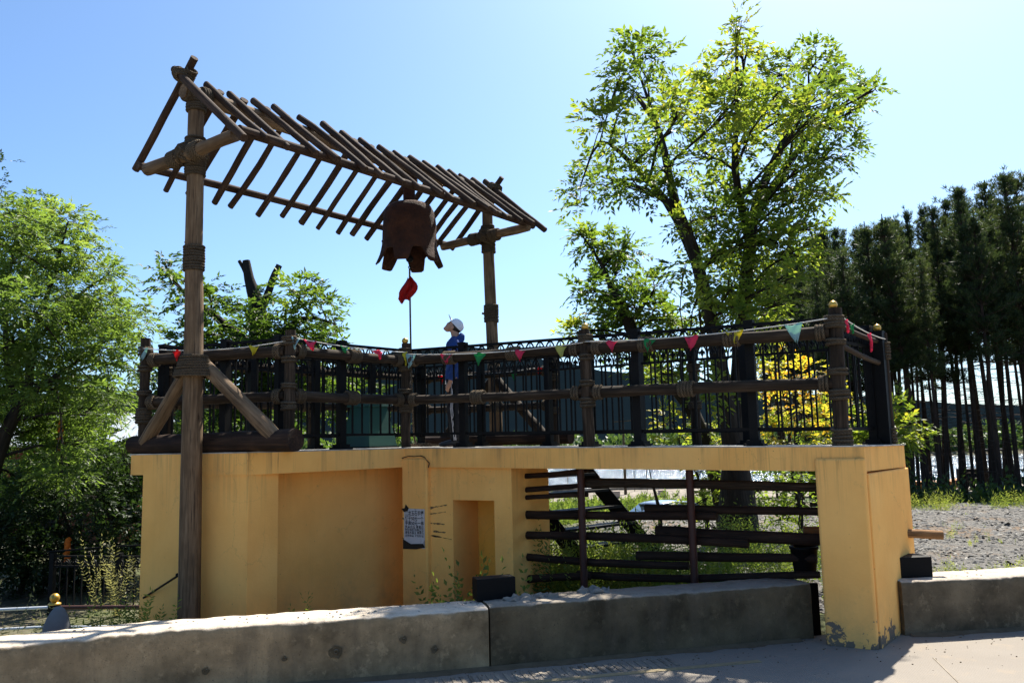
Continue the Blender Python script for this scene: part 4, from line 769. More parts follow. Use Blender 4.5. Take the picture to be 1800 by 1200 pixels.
bunting('B', 1.18, 'C', 1.16, .05, [(.06, 'blue', .18, .18, -.6), (.27, 'pink', .19, .12, 0), (.46, 'green', .18, .15, -.3), (.68, 'pink', .17, .13, 0), (.89, 'lime', .16, .17, .2)], 'string of five pennants across the middle of the deck front')
bunting('C', 1.17, 'D', 1.23, .05, [(.13, 'pink', .15, .13, .1), (.29, 'green', .17, .14, -.2), (.47, 'pink', .16, .15, -.4), (.64, 'yellow', .19, .12, 0), (.86, 'blue', .18, .20, .3)], 'string of five pennants on the right half of the deck front')
bunting('D', 1.24, 'E', 1.14, .03, [(.10, 'pink', .12, .12, .5), (.22, 'green', .09, .09, 0), (.62, 'pink', .13, .19, .2)], 'short string of pennants between the two golden balls')
bunting('R2', 1.16, 'R1', 1.14, .06, [(.2, 'red', .16, .14, .2), (.5, 'yellow', .16, .15, .2), (.75, 'green', .14, .14, 0), (.93, 'red', .14, .14, 0)], 'string of pennants on the rear railing')

# ------------------------------------------------------------------ teal pedestal on the deck
gz0 = dz(-2); tp = thing('pedestal', 'teal green tapered pedestal box standing on the deck behind the bars', 'pedestal', (-2.06, 11.75, gz0))
def taper(c, a0, b0, a1, b1, z0, z1, rot):
    x = Vector((math.cos(rot), math.sin(rot))); y = Vector((-x.y, x.x)); mb = MB(); c = Vector(c)
    lo = [c+x*sx*a0+y*sy*b0 for sx, sy in ((-1, -1), (1, -1), (1, 1), (-1, 1))]; hi = [c+x*sx*a1+y*sy*b1 for sx, sy in ((-1, -1), (1, -1), (1, 1), (-1, 1))]
    mb.add([(*p, z0) for p in lo]+[(*p, z1) for p in hi], [(3, 2, 1, 0), (4, 5, 6, 7)]+[(i, (i+1) % 4, 4+(i+1) % 4, 4+i) for i in range(4)]); return mb
part('base', taper((-2.06, 11.75), .28, .28, .18, .18, gz0+.02, gz0+.58, -.6), 'teal_paint', tp)
part('plinth', taper((-2.06, 11.75), .30, .30, .30, .30, gz0, gz0+.02, -.6), 'black_iron', tp)
part('ledge', taper((-2.06, 11.75), .22, .22, .21, .21, gz0+.58, gz0+.63, -.6), 'teal_paint', tp)
part('head', taper((-2.06, 11.75), .14, .14, .12, .12, gz0+.63, gz0+.76, -.6), 'teal_paint', tp)

# ------------------------------------------------------------------ log fence below the deck
lf = thing('log_fence', 'dark unpeeled log fence with red steel posts under the deck', 'fence', xy3(B+u3*2.9+in3*.35, 0))
def F3(s, z, o=.0): p = B+u3*s+in3*(.35+o); return Vector((p.x, p.y, z))
for s in (2.26, 3.535):
    mb = MB(); mb.tube([F3(s, -.3, -.04), F3(s, 1.66, -.04)], .042, 12); part('post', mb, 'red_steel', lf)
for (s0, z0, s1, z1, r, o, m) in [(1.30, 1.52, 2.32, 1.60, .034, .04, 'dark_log'), (2.20, 1.455, 4.9, 1.42, .052, .05, 'rail_wood'), (1.34, 1.36, 2.3, 1.43, .034, .05, 'dark_log'), (1.50, 1.28, 2.3, 1.32, .03, .05, 'dark_log'),
        (1.32, 1.075, 3.78, 1.115, .050, .05, 'dark_log'), (2.96, 1.175, 4.9, 1.18, .046, .13, 'dark_log'), (1.32, .84, 4.10, .845, .050, .05, 'dark_log'), (3.08, .925, 4.9, .905, .068, .14, 'dark_log'),
        (1.33, .59, 3.45, .585, .046, .05, 'dark_log'), (2.84, .655, 4.75, .715, .05, .13, 'dark_log'), (1.40, .32, 2.3, .41, .046, .05, 'dark_log'), (2.1, .41, 3.6, .45, .044, .13, 'dark_log'), (3.4, .45, 4.78, .57, .04, .05, 'dark_log')]:
    mb = MB(); mb.log(F3(s0, z0, o), F3(s1, z1, o), r, r*.9, 8, 10, .012, .08); part('log', mb, m, lf)
mb = MB(); mb.log(F3(4.55, .93, .62), F3(5.86, .885, 1.02), .046, .046, 6, 12, .004); part('log', mb, 'fresh_log', lf, 'sawn orange log end sticking out past the pillar')

# ------------------------------------------------------------------ steel stair behind the fence
st = thing('stair', 'dark steel stair descending behind the log fence', 'stairs', (.9, 11.3, -.2))
A0 = Vector((-.15, 11.05, 1.66)); dn = Vector((.62, -.10, -.80)).normalized(); wd_ = Vector((1.05, .92, .0))
for o in (Vector((0, 0, 0)), wd_):
    mb = MB(); mb.bar(A0+o, A0+o+dn*2.35, .05, .20); part('stringer', mb, 'black_iron', st)
for i in range(1, 8):
    c = A0+dn*(.29*i)+Vector((0, 0, .03)); mb = MB(); mb.bar(c, c+wd_, .22, .035); part('tread', mb, 'black_iron', st)

# ------------------------------------------------------------------ black boxes and bucket on the parapets
def box_open(name, c, sx, sy, h, rot, label, flare=0.0):
    mb = taper((c[0], c[1]), sx, sy, sx*(1+flare), sy*(1+flare), c[2], c[2]+h, rot); o = solo(name, mb, 'black_plastic', label, 'planter', base=c); bevel(o, .008, 2)
    return o
box_open('planter_box', (-.22, 7.84, .508), .185, .09, .20, .30, 'flat black box on the parapet in front of the yellow doorway', .0)
box_open('planter_box', (3.98, 8.58, .508), .17, .13, .20, .12, 'black box on the right parapet against the yellow pillar side')
mb = MB(); mb.box((2.905, 8.40, .235), (.14, .05, .50), rot=.26); solo('gap_shade_sheet', mb, 'black_plastic', 'black sheet added as the shade in the gap between parapet and pillar', 'sheet', base=(2.905, 8.40, 0))  # added dark sheet, stands in for the shade inside the gap
mb = MB(); mb.lathe((2.93, 8.60, .512), [(.0, 0), (.10, 0), (.105, .02), (.135, .28), (.145, .285), (.145, .31), (.125, .31), (.12, .25), (.0, .25)], 22); bk = solo('bucket', mb, 'black_plastic', 'black flared bucket on the parapet left of the pillar', 'bucket', base=(2.93, 8.60, .512))

# ------------------------------------------------------------------ notice on the column
nb = thing('paper_notice', 'dirty white printed price notice pasted on the yellow column', 'notice', xy3(B+u3*.165-in3*.033, .70))
def N3(s, z, o=0.0): p = B+u3*s-in3*(.033+o); return Vector((p.x, p.y, z))
t = NT('notice_paper'); p = t.obj(); n = t.noise(p, 9, 5, .7); n2 = t.noise(p, 60, 3)
c = t.mix(n, (.42, .41, .42), (.62, .61, .60)); z_ = t.sep(p)[2]
c = t.mix(t.math('MULTIPLY', t.ramp(t.noise(p, 5, 4), [(.55, 0.0), (.66, 1.0)]), .85), c, (.05, .05, .05)); t.bsdf(c, .8, t.bump(n2, .1, .002), .2); MATS['notice_paper'] = t.m
mb = MB(); mb.add([N3(.015, .705, .002), N3(.325, .685, .002), N3(.325, 1.155, .002), N3(.02, 1.16, .002)], [(0, 1, 2, 3)]); o = part('sheet', mb, 'notice_paper', nb); md = o.modifiers.new('solid', 'SOLIDIFY'); md.thickness = .002; md.offset = 0
simple('ink', (.012, .012, .014), .8, .1)
def text_mesh(s, size, name, parent, m, pos, xdir, zrot=None, width=None, bold=.0):
    cu = bpy.data.curves.new(name, 'FONT'); cu.body = s; cu.size = size; cu.align_x = 'LEFT'; cu.offset = bold
    to = bpy.data.objects.new(name, cu); COL.objects.link(to); bpy.context.view_layer.update()
    me = bpy.data.meshes.new_from_object(to.evaluated_get(bpy.context.evaluated_depsgraph_get())); bpy.data.objects.remove(to); bpy.data.curves.remove(cu)
    xs_ = [v.co.x for v in me.vertices]; sc = width/(max(xs_)-min(xs_)) if (width and xs_) else 1; mn_ = min(xs_) if xs_ else 0
    x = Vector((xdir.x, xdir.y, 0)).normalized(); pp = org(parent)
    for v in me.vertices: v.co = Vector(pos)-pp+x*((v.co.x-mn_)*sc)+Vector((0, 0, v.co.y))
    me.materials.clear(); me.update(); o = link(name, me, m, parent); return o
for (s_, z_, h_, b_) in [('黑龙玉石手镯', 1.085, .062, .0010), ('镯子50元一个', 1.025, .056, .0010), ('手串50元一串', .968, .056, .0010), ('寓意白玉 青黄石', .930, .036, .0005), ('阿拉伯红玛瑙墨石', .896, .036, .0005), ('碧玺水晶玉 青原石', .862, .036, .0005), ('吉祥如意 平安好运', .826, .034, .0003)]:
    text_mesh(s_, h_, 'lettering', nb, 'ink', N3(.035, z_-.004, .0045), u3, width=.275, bold=b_)
mb = MB(); V = [N3(.0, .79, .005), N3(.12, .735, .005), N3(.30, .745, .005), N3(.33, .70, .005), N3(.2, .675, .005), N3(.0, .672, .005)]; mb.add(V, [(0, 5, 4, 3, 2, 1)][::1]); part('smear', mb, 'soot', nb)
mb = MB(); V = [N3(-.02, 1.15, .005), N3(.02, 1.115, .005), N3(.08, 1.135, .005), N3(.09, 1.165, .005), N3(.045, 1.21, .005), N3(.03, 1.165, .005)]; mb.add(V, [tuple(range(6))]); part('smear', mb, 'soot', nb)
# ------------------------------------------------------------------ visitor looking up at the bell
def remeshed(mb, voxel, name, m, parent, fold=0):
    me = mb.mesh(name); o = bpy.data.objects.new(name, me); COL.objects.link(o)
    md = o.modifiers.new('r', 'REMESH'); md.mode = 'VOXEL'; md.voxel_size = voxel
    sm = o.modifiers.new('s', 'SMOOTH'); sm.iterations = 4; sm.factor = .5
    if fold:
        tx = bpy.data.textures.new('fold', 'CLOUDS'); tx.noise_scale = .075; dm = o.modifiers.new('d', 'DISPLACE'); dm.texture = tx; dm.strength = fold; dm.mid_level = .5
    bpy.context.view_layer.update(); ev = bpy.data.meshes.new_from_object(o.evaluated_get(bpy.context.evaluated_depsgraph_get())); bpy.data.objects.remove(o)
    ev.polygons.foreach_set('use_smooth', [True]*len(ev.polygons)); ev.materials.clear(); ev.update(); return link(name, ev, m, parent)
PZ = dz(-.75); pn_ = thing('person', 'person in white cap and blue jacket gazing up, arms down, on the deck', 'person', (-.78, 11.15, PZ)); pn_.rotation_euler.z = math.atan2(.12, -1)
simple('skin', (.42, .23, .15), .55, .35, var=.06); simple('denim_blue', (.022, .055, .19), .8, .2, var=.25, scale=16); simple('white_cotton', (.74, .74, .78), .85, .15, var=.06); simple('black_cloth', (.012, .012, .014), .85, .2); simple('hair', (.012, .009, .008), .6, .4); simple('shoe', (.02, .02, .022), .6, .4)
b = MB()
b.tube([(0, 0, .86), (0, 0, .98), (0, 0, 1.12), (.005, 0, 1.28), (-.005, 0, 1.40), (-.01, 0, 1.455)], [.11, .125, .115, .125, .115, .06], 14, ell=(1.18, .86))
b.tube([(-.012, 0, 1.42), (-.008, 0, 1.50), (.004, 0, 1.58)], [.062, .056, .06], 12)
for s in (1, -1):
    b.tube([(0, s*.09, .93), (.0, s*.095, .72), (.015, s*.10, .50), (-.005, s*.105, .28), (-.025, s*.11, .09)], [.092, .078, .056, .052, .037], 12)
    b.tube([(-.05, s*.11, .05), (.03, s*.115, .045), (.13, s*.125, .03), (.19, s*.13, .025)], [.04, .045, .04, .025], 10, ell=(1, .8))
    b.tube([(-.01, s*.13, 1.405), (-.01, s*.185, 1.38), (-.03, s*.205, 1.25), (-.045, s*.215, 1.11), (-.01, s*.208, .985), (.03, s*.195, .875)], [.06, .058, .048, .042, .037, .028], 10)
    b.tube([(.03, s*.195, .88), (.045, s*.19, .83), (.055, s*.185, .79)], [.026, .032, .030], 10, ell=(.6, 1.1))
    for k, (dx, ln) in enumerate([(.030, .062), (.011, .072), (-.008, .068), (-.026, .052)]):
        p = Vector((.058+dx, s*.183, .795)); b.tube([p, p+Vector((.012, -s*.004, -ln*.55)), p+Vector((-.004, -s*.016, -ln))], [.0095, .009, .007], 6)
    p = Vector((.068, s*.172, .845)); b.tube([p, p+Vector((.03, -s*.012, -.022)), p+Vector((.04, -s*.012, -.055))], [.011, .010, .008], 6)
tl = R_(48); hc = Vector((.022, 0, 1.625))
def H(x, y, z):   # head frame, nose along +x, thrown back
    return hc+Vector((x*math.cos(tl)-z*math.sin(tl), y, x*math.sin(tl)+z*math.cos(tl)))
def hb(x, y, z, r, sc):
    q = MB(); q.ball((0, 0, 0), r, 16, 10, sc); q.v = [tuple(H(x+a, y+bb, z+c)) for a, bb, c in q.v]; b.add(q.v, q.f, None, True)
hb(-.012, 0, .035, .1, (.98, .78, .92)); hb(.035, 0, -.045, .07, (.78, .82, 1.0)); hb(.062, 0, -.095, .030, (.9, 1.0, .75)); hb(.085, 0, -.022, .017, (1.1, .85, 1.2)); hb(.078, 0, .0, .014, (.9, .7, 2.0)); hb(.072, 0, .028, .02, (.8, 2.2, .6))
hb(.076, 0, -.058, .014, (.9, 1.6, .5)); hb(.074, 0, -.073, .013, (.9, 1.5, .5))
for s in (1, -1): hb(-.012, s*.078, -.012, .03, (.75, .35, 1.1)); hb(.055, s*.04, -.02, .024, (.8, 1, .8))
remeshed(b, .0095, 'body', 'skin', pn_)
def pp_(name, mb, m, parent=pn_): return link(name, mb.mesh(name), m, parent)
mb = MB()
for s in (1, -1): mb.ball(H(.073, s*.032, .008), .0115, 8, 6)
mb2 = mb; pp_('eyes', mb2, 'hair')
mb = MB(); q = MB(); q.ball((0, 0, 0), .1, 18, 10, (1.02, .84, .93)); q.v = [tuple(H(a-.022, c_, max(d, -.075)+.036 if a < .02 else max(d, .01)+.036)) for a, c_, d in q.v]; mb.add(q.v, q.f, None, True); pp_('hair', mb, 'hair')
capt = thing('cap', 'x', 'x'); bpy.data.objects.remove(capt)
mb = MB(); n = 20
prof_ = [(.101, .0), (.102, .018), (.099, .040), (.088, .066), (.063, .089), (.03, .101), (.004, .104)]
V = [tuple(H(-.022+math.cos(2*math.pi*k/n)*r*1.0, math.sin(2*math.pi*k/n)*r*.87, .036+z+.012*(-math.cos(2*math.pi*k/n))*0)) for r, z in prof_ for k in range(n)]
mb.add(V, [(i*n+k, i*n+(k+1) % n, (i+1)*n+(k+1) % n, (i+1)*n+k) for i in range(len(prof_)-1) for k in range(n)], None, True); cap = pp_('cap', mb, 'white_cotton')
mb = MB(); V = []; m_ = 9
for j in range(4):
    for i in range(m_):
        a = (i/(m_-1)-.5)*2.3; f = j/3; V.append(H(-.022+math.cos(a)*(.10+.095*f*math.cos(a)), math.sin(a)*(.087+.004*f), .045+.03*f*f-.045*(abs(math.sin(a))**2)*f))
mb.add(V, [(j*m_+i, j*m_+i+1, (j+1)*m_+i+1, (j+1)*m_+i) for j in range(3) for i in range(m_-1)], None, True); o = pp_('brim', mb, 'white_cotton', cap); md = o.modifiers.new('s', 'SOLIDIFY'); md.thickness = .005
b = MB()
b.tube([(0, 0, .90), (0, 0, .98), (-.005, 0, 1.12), (.0, 0, 1.28), (-.008, 0, 1.40), (-.012, 0, 1.455), (-.015, 0, 1.485)], [.152, .150, .142, .146, .132, .085, .074], 16, ell=(1.16, .90))
for s in (1, -1): b.tube([(-.01, s*.10, 1.405), (-.01, s*.19, 1.39), (-.03, s*.213, 1.25), (-.045, s*.224, 1.11), (-.01, s*.214, .985), (.028, s*.198, .885)], [.07, .072, .064, .058, .053, .046], 12)
b.tube([(-.05, 0, 1.50), (-.085, 0, 1.47), (-.11, 0, 1.42)], [.06, .07, .04], 10)
remeshed(b, .012, 'jacket', 'denim_blue', pn_, .035)
mb = MB(); mb.tube([(0, 0, .845), (0, 0, .93)], [.150, .147], 18, False, ell=(1.16, .92)); o = pp_('shirt_hem', mb, 'white_cotton'); md = o.modifiers.new('s', 'SOLIDIFY'); md.thickness = .006
b = MB(); b.tube([(0, 0, .80), (0, 0, .92)], [.135, .135], 14, ell=(1.16, .88))
legL = [(0, .09, .90), (.0, .098, .72), (.018, .105, .50), (-.008, .11, .28), (-.025, .115, .085)]; rl = [.112, .102, .088, .083, .074]
for s in (1, -1): b.tube([(x, s*y, z) for x, y, z in legL], rl, 12)
tr = remeshed(b, .012, 'trousers', 'black_cloth', pn_, .02)
for k in (-1, 0, 1):
    mb = MB(); mb.tube([(x+k*.014+.005, y+r*.97, z) for (x, y, z), r in zip(legL, rl)], .0026, 5); o = link('stripe', mb.mesh('stripe'), 'white_cotton', tr)
for s in (1, -1):
    mb = MB(); mb.tube([(-.075, s*.112, .045), (-.03, s*.113, .06), (.05, s*.118, .055), (.14, s*.126, .04), (.205, s*.13, .03)], [.035, .052, .052, .046, .026], 12, ell=(1, .82)); pp_('shoe', mb, 'shoe')

# ------------------------------------------------------------------ quay furniture, car, boat
simple('car_paint', (.30, .36, .44), .18, .6, .3, var=.05); simple('white_paint', (.7, .7, .7), .3, .5, var=.05); simple('tyre', (.015, .015, .016), .8, .2); simple('alloy', (.4, .4, .42), .35, .5, .7); simple('tail_red', (.4, .01, .01), .3, .5)
t = NT('car_glass'); t.bsdf((.02, .03, .04), .05, None, .8); MATS['car_glass'] = t.m
def car(loc, rot, m, label):
    c = thing('car', label, 'car', loc)
    st_ = [(-2.12, .70, .40, .72), (-2.05, .80, .28, .88), (-1.6, .86, .22, .95), (-.6, .875, .20, .93), (.6, .875, .20, .93), (1.3, .86, .22, .90), (1.85, .80, .26, .78), (2.10, .66, .34, .62)]
    mb = MB(); V = []
    for x, hw, z0, z1 in st_: V += [(x, -hw*.9, z0), (x, -hw, (z0+z1)/2), (x, -hw*.94, z1), (x, 0, z1+.03), (x, hw*.94, z1), (x, hw, (z0+z1)/2), (x, hw*.9, z0), (x, 0, z0)]
    mb.add(V, [(i*8+k, i*8+(k+1) % 8, (i+1)*8+(k+1) % 8, (i+1)*8+k) for i in range(len(st_)-1) for k in range(8)], None, True); mb.add(V[:8], [tuple(range(8))]); mb.add(V[-8:], [tuple(range(7, -1, -1))])
    link('body', mb.mesh('body'), m, c)
    gs = [(-1.75, .74, .93, .93), (-1.15, .66, .93, 1.36), (-.2, .62, .93, 1.44), (.45, .64, .93, 1.36), (1.15, .74, .90, .90)]; mb = MB(); V = []
    for x, hw, z0, z1 in gs: V += [(x, -.80, z0), (x, -hw, z1), (x, hw, z1), (x, .80, z0)]
    mb.add(V, [(i*4+k, i*4+k+1, (i+1)*4+k+1, (i+1)*4+k) for i in range(4) for k in range(3)], None, True); link('windows', mb.mesh('windows'), 'car_glass', c)
    mb = MB(); V = []
    for x, hw, z in [(-1.18, .645, 1.365), (-.7, .63, 1.425), (-.2, .615, 1.455), (.2, .62, 1.425), (.48, .63, 1.365)]: V += [(x, -hw, z-.012), (x, -hw*.5, z+.012), (x, 0, z+.022), (x, hw*.5, z+.012), (x, hw, z-.012)]
    mb.add(V, [(i*5+k, i*5+k+1, (i+1)*5+k+1, (i+1)*5+k) for i in range(4) for k in range(4)], None, True); o = link('roof', mb.mesh('roof'), m, c); md = o.modifiers.new('s', 'SOLIDIFY'); md.thickness = .02
    for x in (-1.32, 1.32):
        for s in (1, -1):
            mb = MB(); mb.ring((x, s*.80, .31), (0, 1, 0), .225, .09, 22, 8); wh = link('wheel', mb.mesh('wheel'), 'tyre', c)
            mb = MB(); mb.tube([(x, s*.76, .31), (x, s*.86, .31)], .19, 14); link('rim', mb.mesh('rim'), 'alloy', wh)
    for s in (1, -1):
        mb = MB(); mb.ball((2.0, s*.55, .66), .11, 10, 6, (.7, 1.3, .7)); link('headlight', mb.mesh('headlight'), 'alloy', c)
        mb = MB(); mb.ball((-2.02, s*.6, .78), .11, 10, 6, (.6, 1.1, .9)); link('tail_light', mb.mesh('tail_light'), 'tail_red', c)
        mb = MB(); mb.ball((.62, s*.92, .98), .09, 10, 6, (.6, 1.1, .7)); link('mirror', mb.mesh('mirror'), m, c)
    c.rotation_euler.z = rot; return c
car((5.05, 29.3, gz(5, 29.3)), R_(-152), 'car_paint', 'silver blue car glinting in the sun under the deck edge')
simple('stone_block', (.42, .34, .28), .9, .1)
for i, (x, y, lab) in enumerate([(6.15, 51, 'square pinkish stone bollard left of the lamp pole on the quay'), (8.95, 51, 'square pinkish stone bollard above the car roof on the quay'), (3.2, 51, 'square stone bollard on the quay behind the stair')]):
    bo = thing('bollard', lab, 'bollard', (x, y, -1.64), 'stone bollards on the quay')
    mb = MB(); mb.prism([(x-.22, y-.22), (x+.22, y-.22), (x+.22, y+.22), (x-.22, y+.22)], -1.58, -1.20); bevel(part('block', mb, 'stone_block', bo), .03)
    mb = MB(); mb.prism([(x-.27, y-.27), (x+.27, y-.27), (x+.27, y+.27), (x-.27, y+.27)], -1.64, -1.58); part('foot', mb, 'concrete_dark', bo)
up_ = thing('utility_pole', 'slim grey pole with short cross arm standing on the quay', 'pole', (7.12, 54, -1.64))
mb = MB(); mb.tube([(7.12, 54, -1.64), (7.12, 54, 3.1)], [.10, .07], 10); part('shaft', mb, 'concrete_dark', up_)
mb = MB(); mb.bar((6.55, 54, 3.05), (7.75, 54, 3.12), .06, .06); part('cross_arm', mb, 'concrete_dark', up_)
for i, (x, lab) in enumerate([(8.15, 'thin mooring rod in front of the river, left of the bollard'), (9.0, 'thin mooring rod in front of the river by the right bollard'), (3.6, 'thin mooring rod in front of the river by the stair')]):
    mb = MB(); mb.tube([(x, 57, -1.64), (x, 57, .1)], .025, 6); mb.ball((x, 57, .12), .04, 8, 5); solo('mooring_rod', mb, 'concrete_dark', lab, 'rod', 'mooring rods on the quay', (x, 57, -1.64))
simple('orange_paint', (.62, .22, .02), .5, .4)
bt = thing('boat', 'small orange boat drawn up between the pine trunks', 'boat', (26.2, 52, -1.64))
mb = MB(); V = []
for x, hw, z0, z1 in [(-1.5, .55, 0, .55), (-.5, .7, 0, .5), (.5, .65, 0, .52), (1.2, .4, .1, .6), (1.6, .05, .35, .72)]: V += [(26.2+x, 52-hw, -1.64+z1), (26.2+x, 52-hw*.6, -1.64+z0), (26.2+x, 52+hw*.6, -1.64+z0), (26.2+x, 52+hw, -1.64+z1)]
mb.add(V, [(i*4+k, i*4+k+1, (i+1)*4+k+1, (i+1)*4+k) for i in range(4) for k in range(3)], None, True); mb.add(V[:4], [(0, 1, 2, 3)]); o = part('hull', mb, 'orange_paint', bt); md = o.modifiers.new('s', 'SOLIDIFY'); md.thickness = .04
for x in (-.6, .4): mb = MB(); mb.box((26.2+x, 52, -1.26), (.22, 1.1, .04)); part('thwart', mb, 'cut_wood', bt)
tk = thing('tractor', 'dark tractor with glazed cab parked among the pines', 'tractor', (28.3, 50, -1.64))
X, Y, Z = 28.3, 50, -1.64
mb = MB(); mb.box((X-.9, Y, Z+1.0), (1.5, .8, .7)); bevel(part('bonnet', mb, 'black_iron', tk), .06)
for (px, py) in ((-.1, -.55), (1.1, -.55), (-.1, .55), (1.1, .55)): mb = MB(); mb.box((X+px, Y+py, Z+1.75), (.07, .07, 1.3)); part('cab_post', mb, 'black_iron', tk)
mb = MB(); mb.box((X+.5, Y, Z+2.43), (1.45, 1.35, .10)); part('cab_roof', mb, 'black_iron', tk)
mb = MB(); mb.box((X+.5, Y, Z+.95), (1.4, .9, .5)); part('body', mb, 'black_iron', tk)
for (px, r) in ((-1.1, .42), (.7, .68)):
    for s in (1, -1): mb = MB(); mb.ring((X+px, Y+s*.75, Z+r), (0, 1, 0), r*.68, r*.32, 20, 8); part('wheel', mb, 'tyre', tk)

# ------------------------------------------------------------------ left corner: hut, fence, rail, rock
simple('red_wood', (.16, .05, .025), .85, .2)
hut = thing('hut', 'hut with pale ribbed metal roof and reddish walls half hidden by the willow', 'hut', (-13.2, 25.5, -1.2))
for (nm, P, z0, z1) in [('wall', [(-15.2, 24.2), (-11.2, 24.2), (-11.2, 26.8), (-15.2, 26.8)], -1.6, 2.1)]:
    mb = MB(); mb.prism(P, z0, z1); part(nm, mb, 'red_wood', hut)
for sg in (1, -1):
    mb = MB(); a = Vector((-15.6, 25.5, 3.05)); bq = Vector((-10.7, 25.5, 3.05)); e = Vector((0, -sg*1.75, -.95))
    mb.add([a, bq, bq+e, a+e], [(0, 1, 2, 3)]); o = part('roof_sheet', mb, 'metal_roof', hut); md = o.modifiers.new('s', 'SOLIDIFY'); md.thickness = .03
    for i in range(21):
        p = a+(bq-a)*(i/20); mb = MB(); mb.bar(p+Vector((0, 0, .03)), p+e+Vector((0, 0, .03)), .03, .06); part('roof_rib', mb, 'metal_roof', hut)
mb = MB(); mb.prism([(-12.2, 24.14), (-11.7, 24.14), (-11.7, 24.19), (-12.2, 24.19)], .3, 1.5); part('window', mb, 'car_glass', hut)
mb = MB(); mb.prism([(-14.2, 24.14), (-13.3, 24.14), (-13.3, 24.19), (-14.2, 24.19)], -1.2, 1.2); part('door', mb, 'dark_log', hut)
simple('orange_cloth', (.55, .13, .02), .8, .1)
for (x, y, z0, z1, lab) in [(-7.35, 13.4, 1.98, 2.45, 'twisted orange streamer hanging high in the willow'), (-6.95, 13.0, .25, .62, 'short orange streamer hanging low in the shrubs above the iron fence')]:
    mb = MB(); mb.tube([(x+.018*math.sin(i*1.9), y, z1+(z0-z1)*i/14) for i in range(15)], [.03+.018*(i % 2) for i in range(15)], 6); solo('streamer', mb, 'orange_cloth', lab, 'streamer', base=(x, y, z0))
# iron fence on the ground, left
a = Vector((-6.75, 12.25)); bq = Vector((-4.62, 11.85)); d = (bq-a).normalized(); L = (bq-a).length; ang = math.atan2(d.y, d.x)
gf = thing('iron_fence', 'low black iron fence in front of the dark shrubs at the left', 'fence', (a.x, a.y, -.38))
def G3(s, z): p = a+d*s; return Vector((p.x, p.y, z))
for z, nm in ((.44, 'top_rail'), (.30, 'rail'), (-.28, 'bottom_rail')): mb = MB(); mb.bar(G3(0, z), G3(L, z), .035, .025); part(nm, mb, 'black_iron', gf)
BL2 = share('baluster', MB().box((0, 0, 0), (.016, .016, .60)), 'black_iron'); n = int(L/.115)
for i in range(n+1): o = link('baluster', BL2, None, gf, G3(L*i/n, .02)); o.rotation_euler.z = ang
n = int(L/.14)
for i in range(n): o = link('scroll', SCR, None, gf, G3(L*(i+.5)/n, .315)); o.rotation_euler.z = ang
for s in (0, L*.5, L): mb = MB(); mb.box(G3(s, .03), (.07, .07, .92), rot=ang); part('post', mb, 'black_iron', gf)
mb = MB(); mb.tube([G3(-.1, .50), G3(L*.45, .58), G3(L, .62)], .014, 6); part('cable', mb, 'black_iron', gf)
pr_ = thing('pipe_rail', 'rusty pipe rail with short black post and golden ball behind the parapet', 'railing', (-5.47, 10.0, -.4))
mb = MB(); mb.box((-5.47, 10.0, -.12), (.10, .10, .56)); part('post', mb, 'black_iron', pr_)
mb = MB(); mb.ball((-5.47, 10.0, .235), .055); mb.lathe((-5.47, 10.0, .16), [(.07, 0), (.07, .015), (.03, .03)], 14); part('finial', mb, 'gold', pr_)
mb = MB(); mb.tube([(-5.42, 10.0, .125), (-4.40, 10.05, .10)], .024, 8); part('pipe', mb, 'red_steel', pr_)
mb = MB(); mb.tube([(-6.9, 9.8, .13), (-5.5, 10.0, .13)], .018, 8); part('pipe', mb, 'metal_roof', pr_)
mb = MB(); mb.tube([(-6.9, 9.8, -.10), (-5.5, 10.0, -.09)], .016, 8); part('pipe', mb, 'metal_roof', pr_)
mb = MB(); mb.tube([(-5.4, 10.0, -.10), (-4.40, 10.05, -.12)], .016, 8); part('pipe', mb, 'metal_roof', pr_)
simple('rock', (.12, .125, .13), .9, .2, var=.4, scale=6)
mb = MB(); mb.ball((-4.14, 7.62, .10), .5, 18, 14, (.30, .26, .95)); mb.v = [(x+.03*mn.noise(Vector((x*6, y*6, z*5))), y, z+.03*mn.noise(Vector((x*7+3, y*6, z*5)))) for x, y, z in mb.v]
mb.v = [(x+.05*(z-.1)*0, y, min(z, .57)) for x, y, z in mb.v]; solo('standing_stone', mb, 'rock', 'grey pointed stone standing behind the pale parapet at the left', 'stone', base=(-4.14, 7.62, -.38))
# ------------------------------------------------------------------ trees and shrubs
ASH_C += [(2.4, 10.9, 6.4, .32, .5), (3.2, 11.0, 6.5, .34, .5), (3.8, 11.2, 6.7, .32, .48), (4.2, 11.0, 6.3, .30, .45)]   # crown is deep: clumps added towards the deck to shade the road
tree('ash_tree', 'tall leafy tree with forked dark trunk and yellowing leaves behind the deck', 'tree', ASH_L, ASH_C, 'ash_leaf', density=350, ll=.12, lw=.052)
tree('ash_tree', 'smaller leafy tree just left of the tall forked tree', 'tree', ASH2_L, ASH2_C, 'ash_leaf', density=430, ll=.13, lw=.056)
tree('ash_tree', 'pollarded tree with bare sawn stubs behind the near post', 'tree', POLL_L, POLL_C, 'ash_leaf', density=290, ll=.14, lw=.062, Ls=.34)
tree('willow_tree', 'bright green narrow-leaved willow at the left edge', 'tree', WIL_L, WIL_C, 'willow_leaf', density=640, nl=13, Ls=.27, ll=.095, lw=.028, droop=.5)
tree('birch_tree', 'dark sprig of a tree reaching in at the upper left edge', 'tree', [[(-9.6, 12.2, -.4, .12), (-9.3, 12.1, 3, .1), (-8.6, 12.0, 5, .06), (-8.0, 12, 6.0, .02)]], SPRIG_C, 'bush_leaf', density=60, nl=9, Ls=.25, ll=.06, lw=.03)
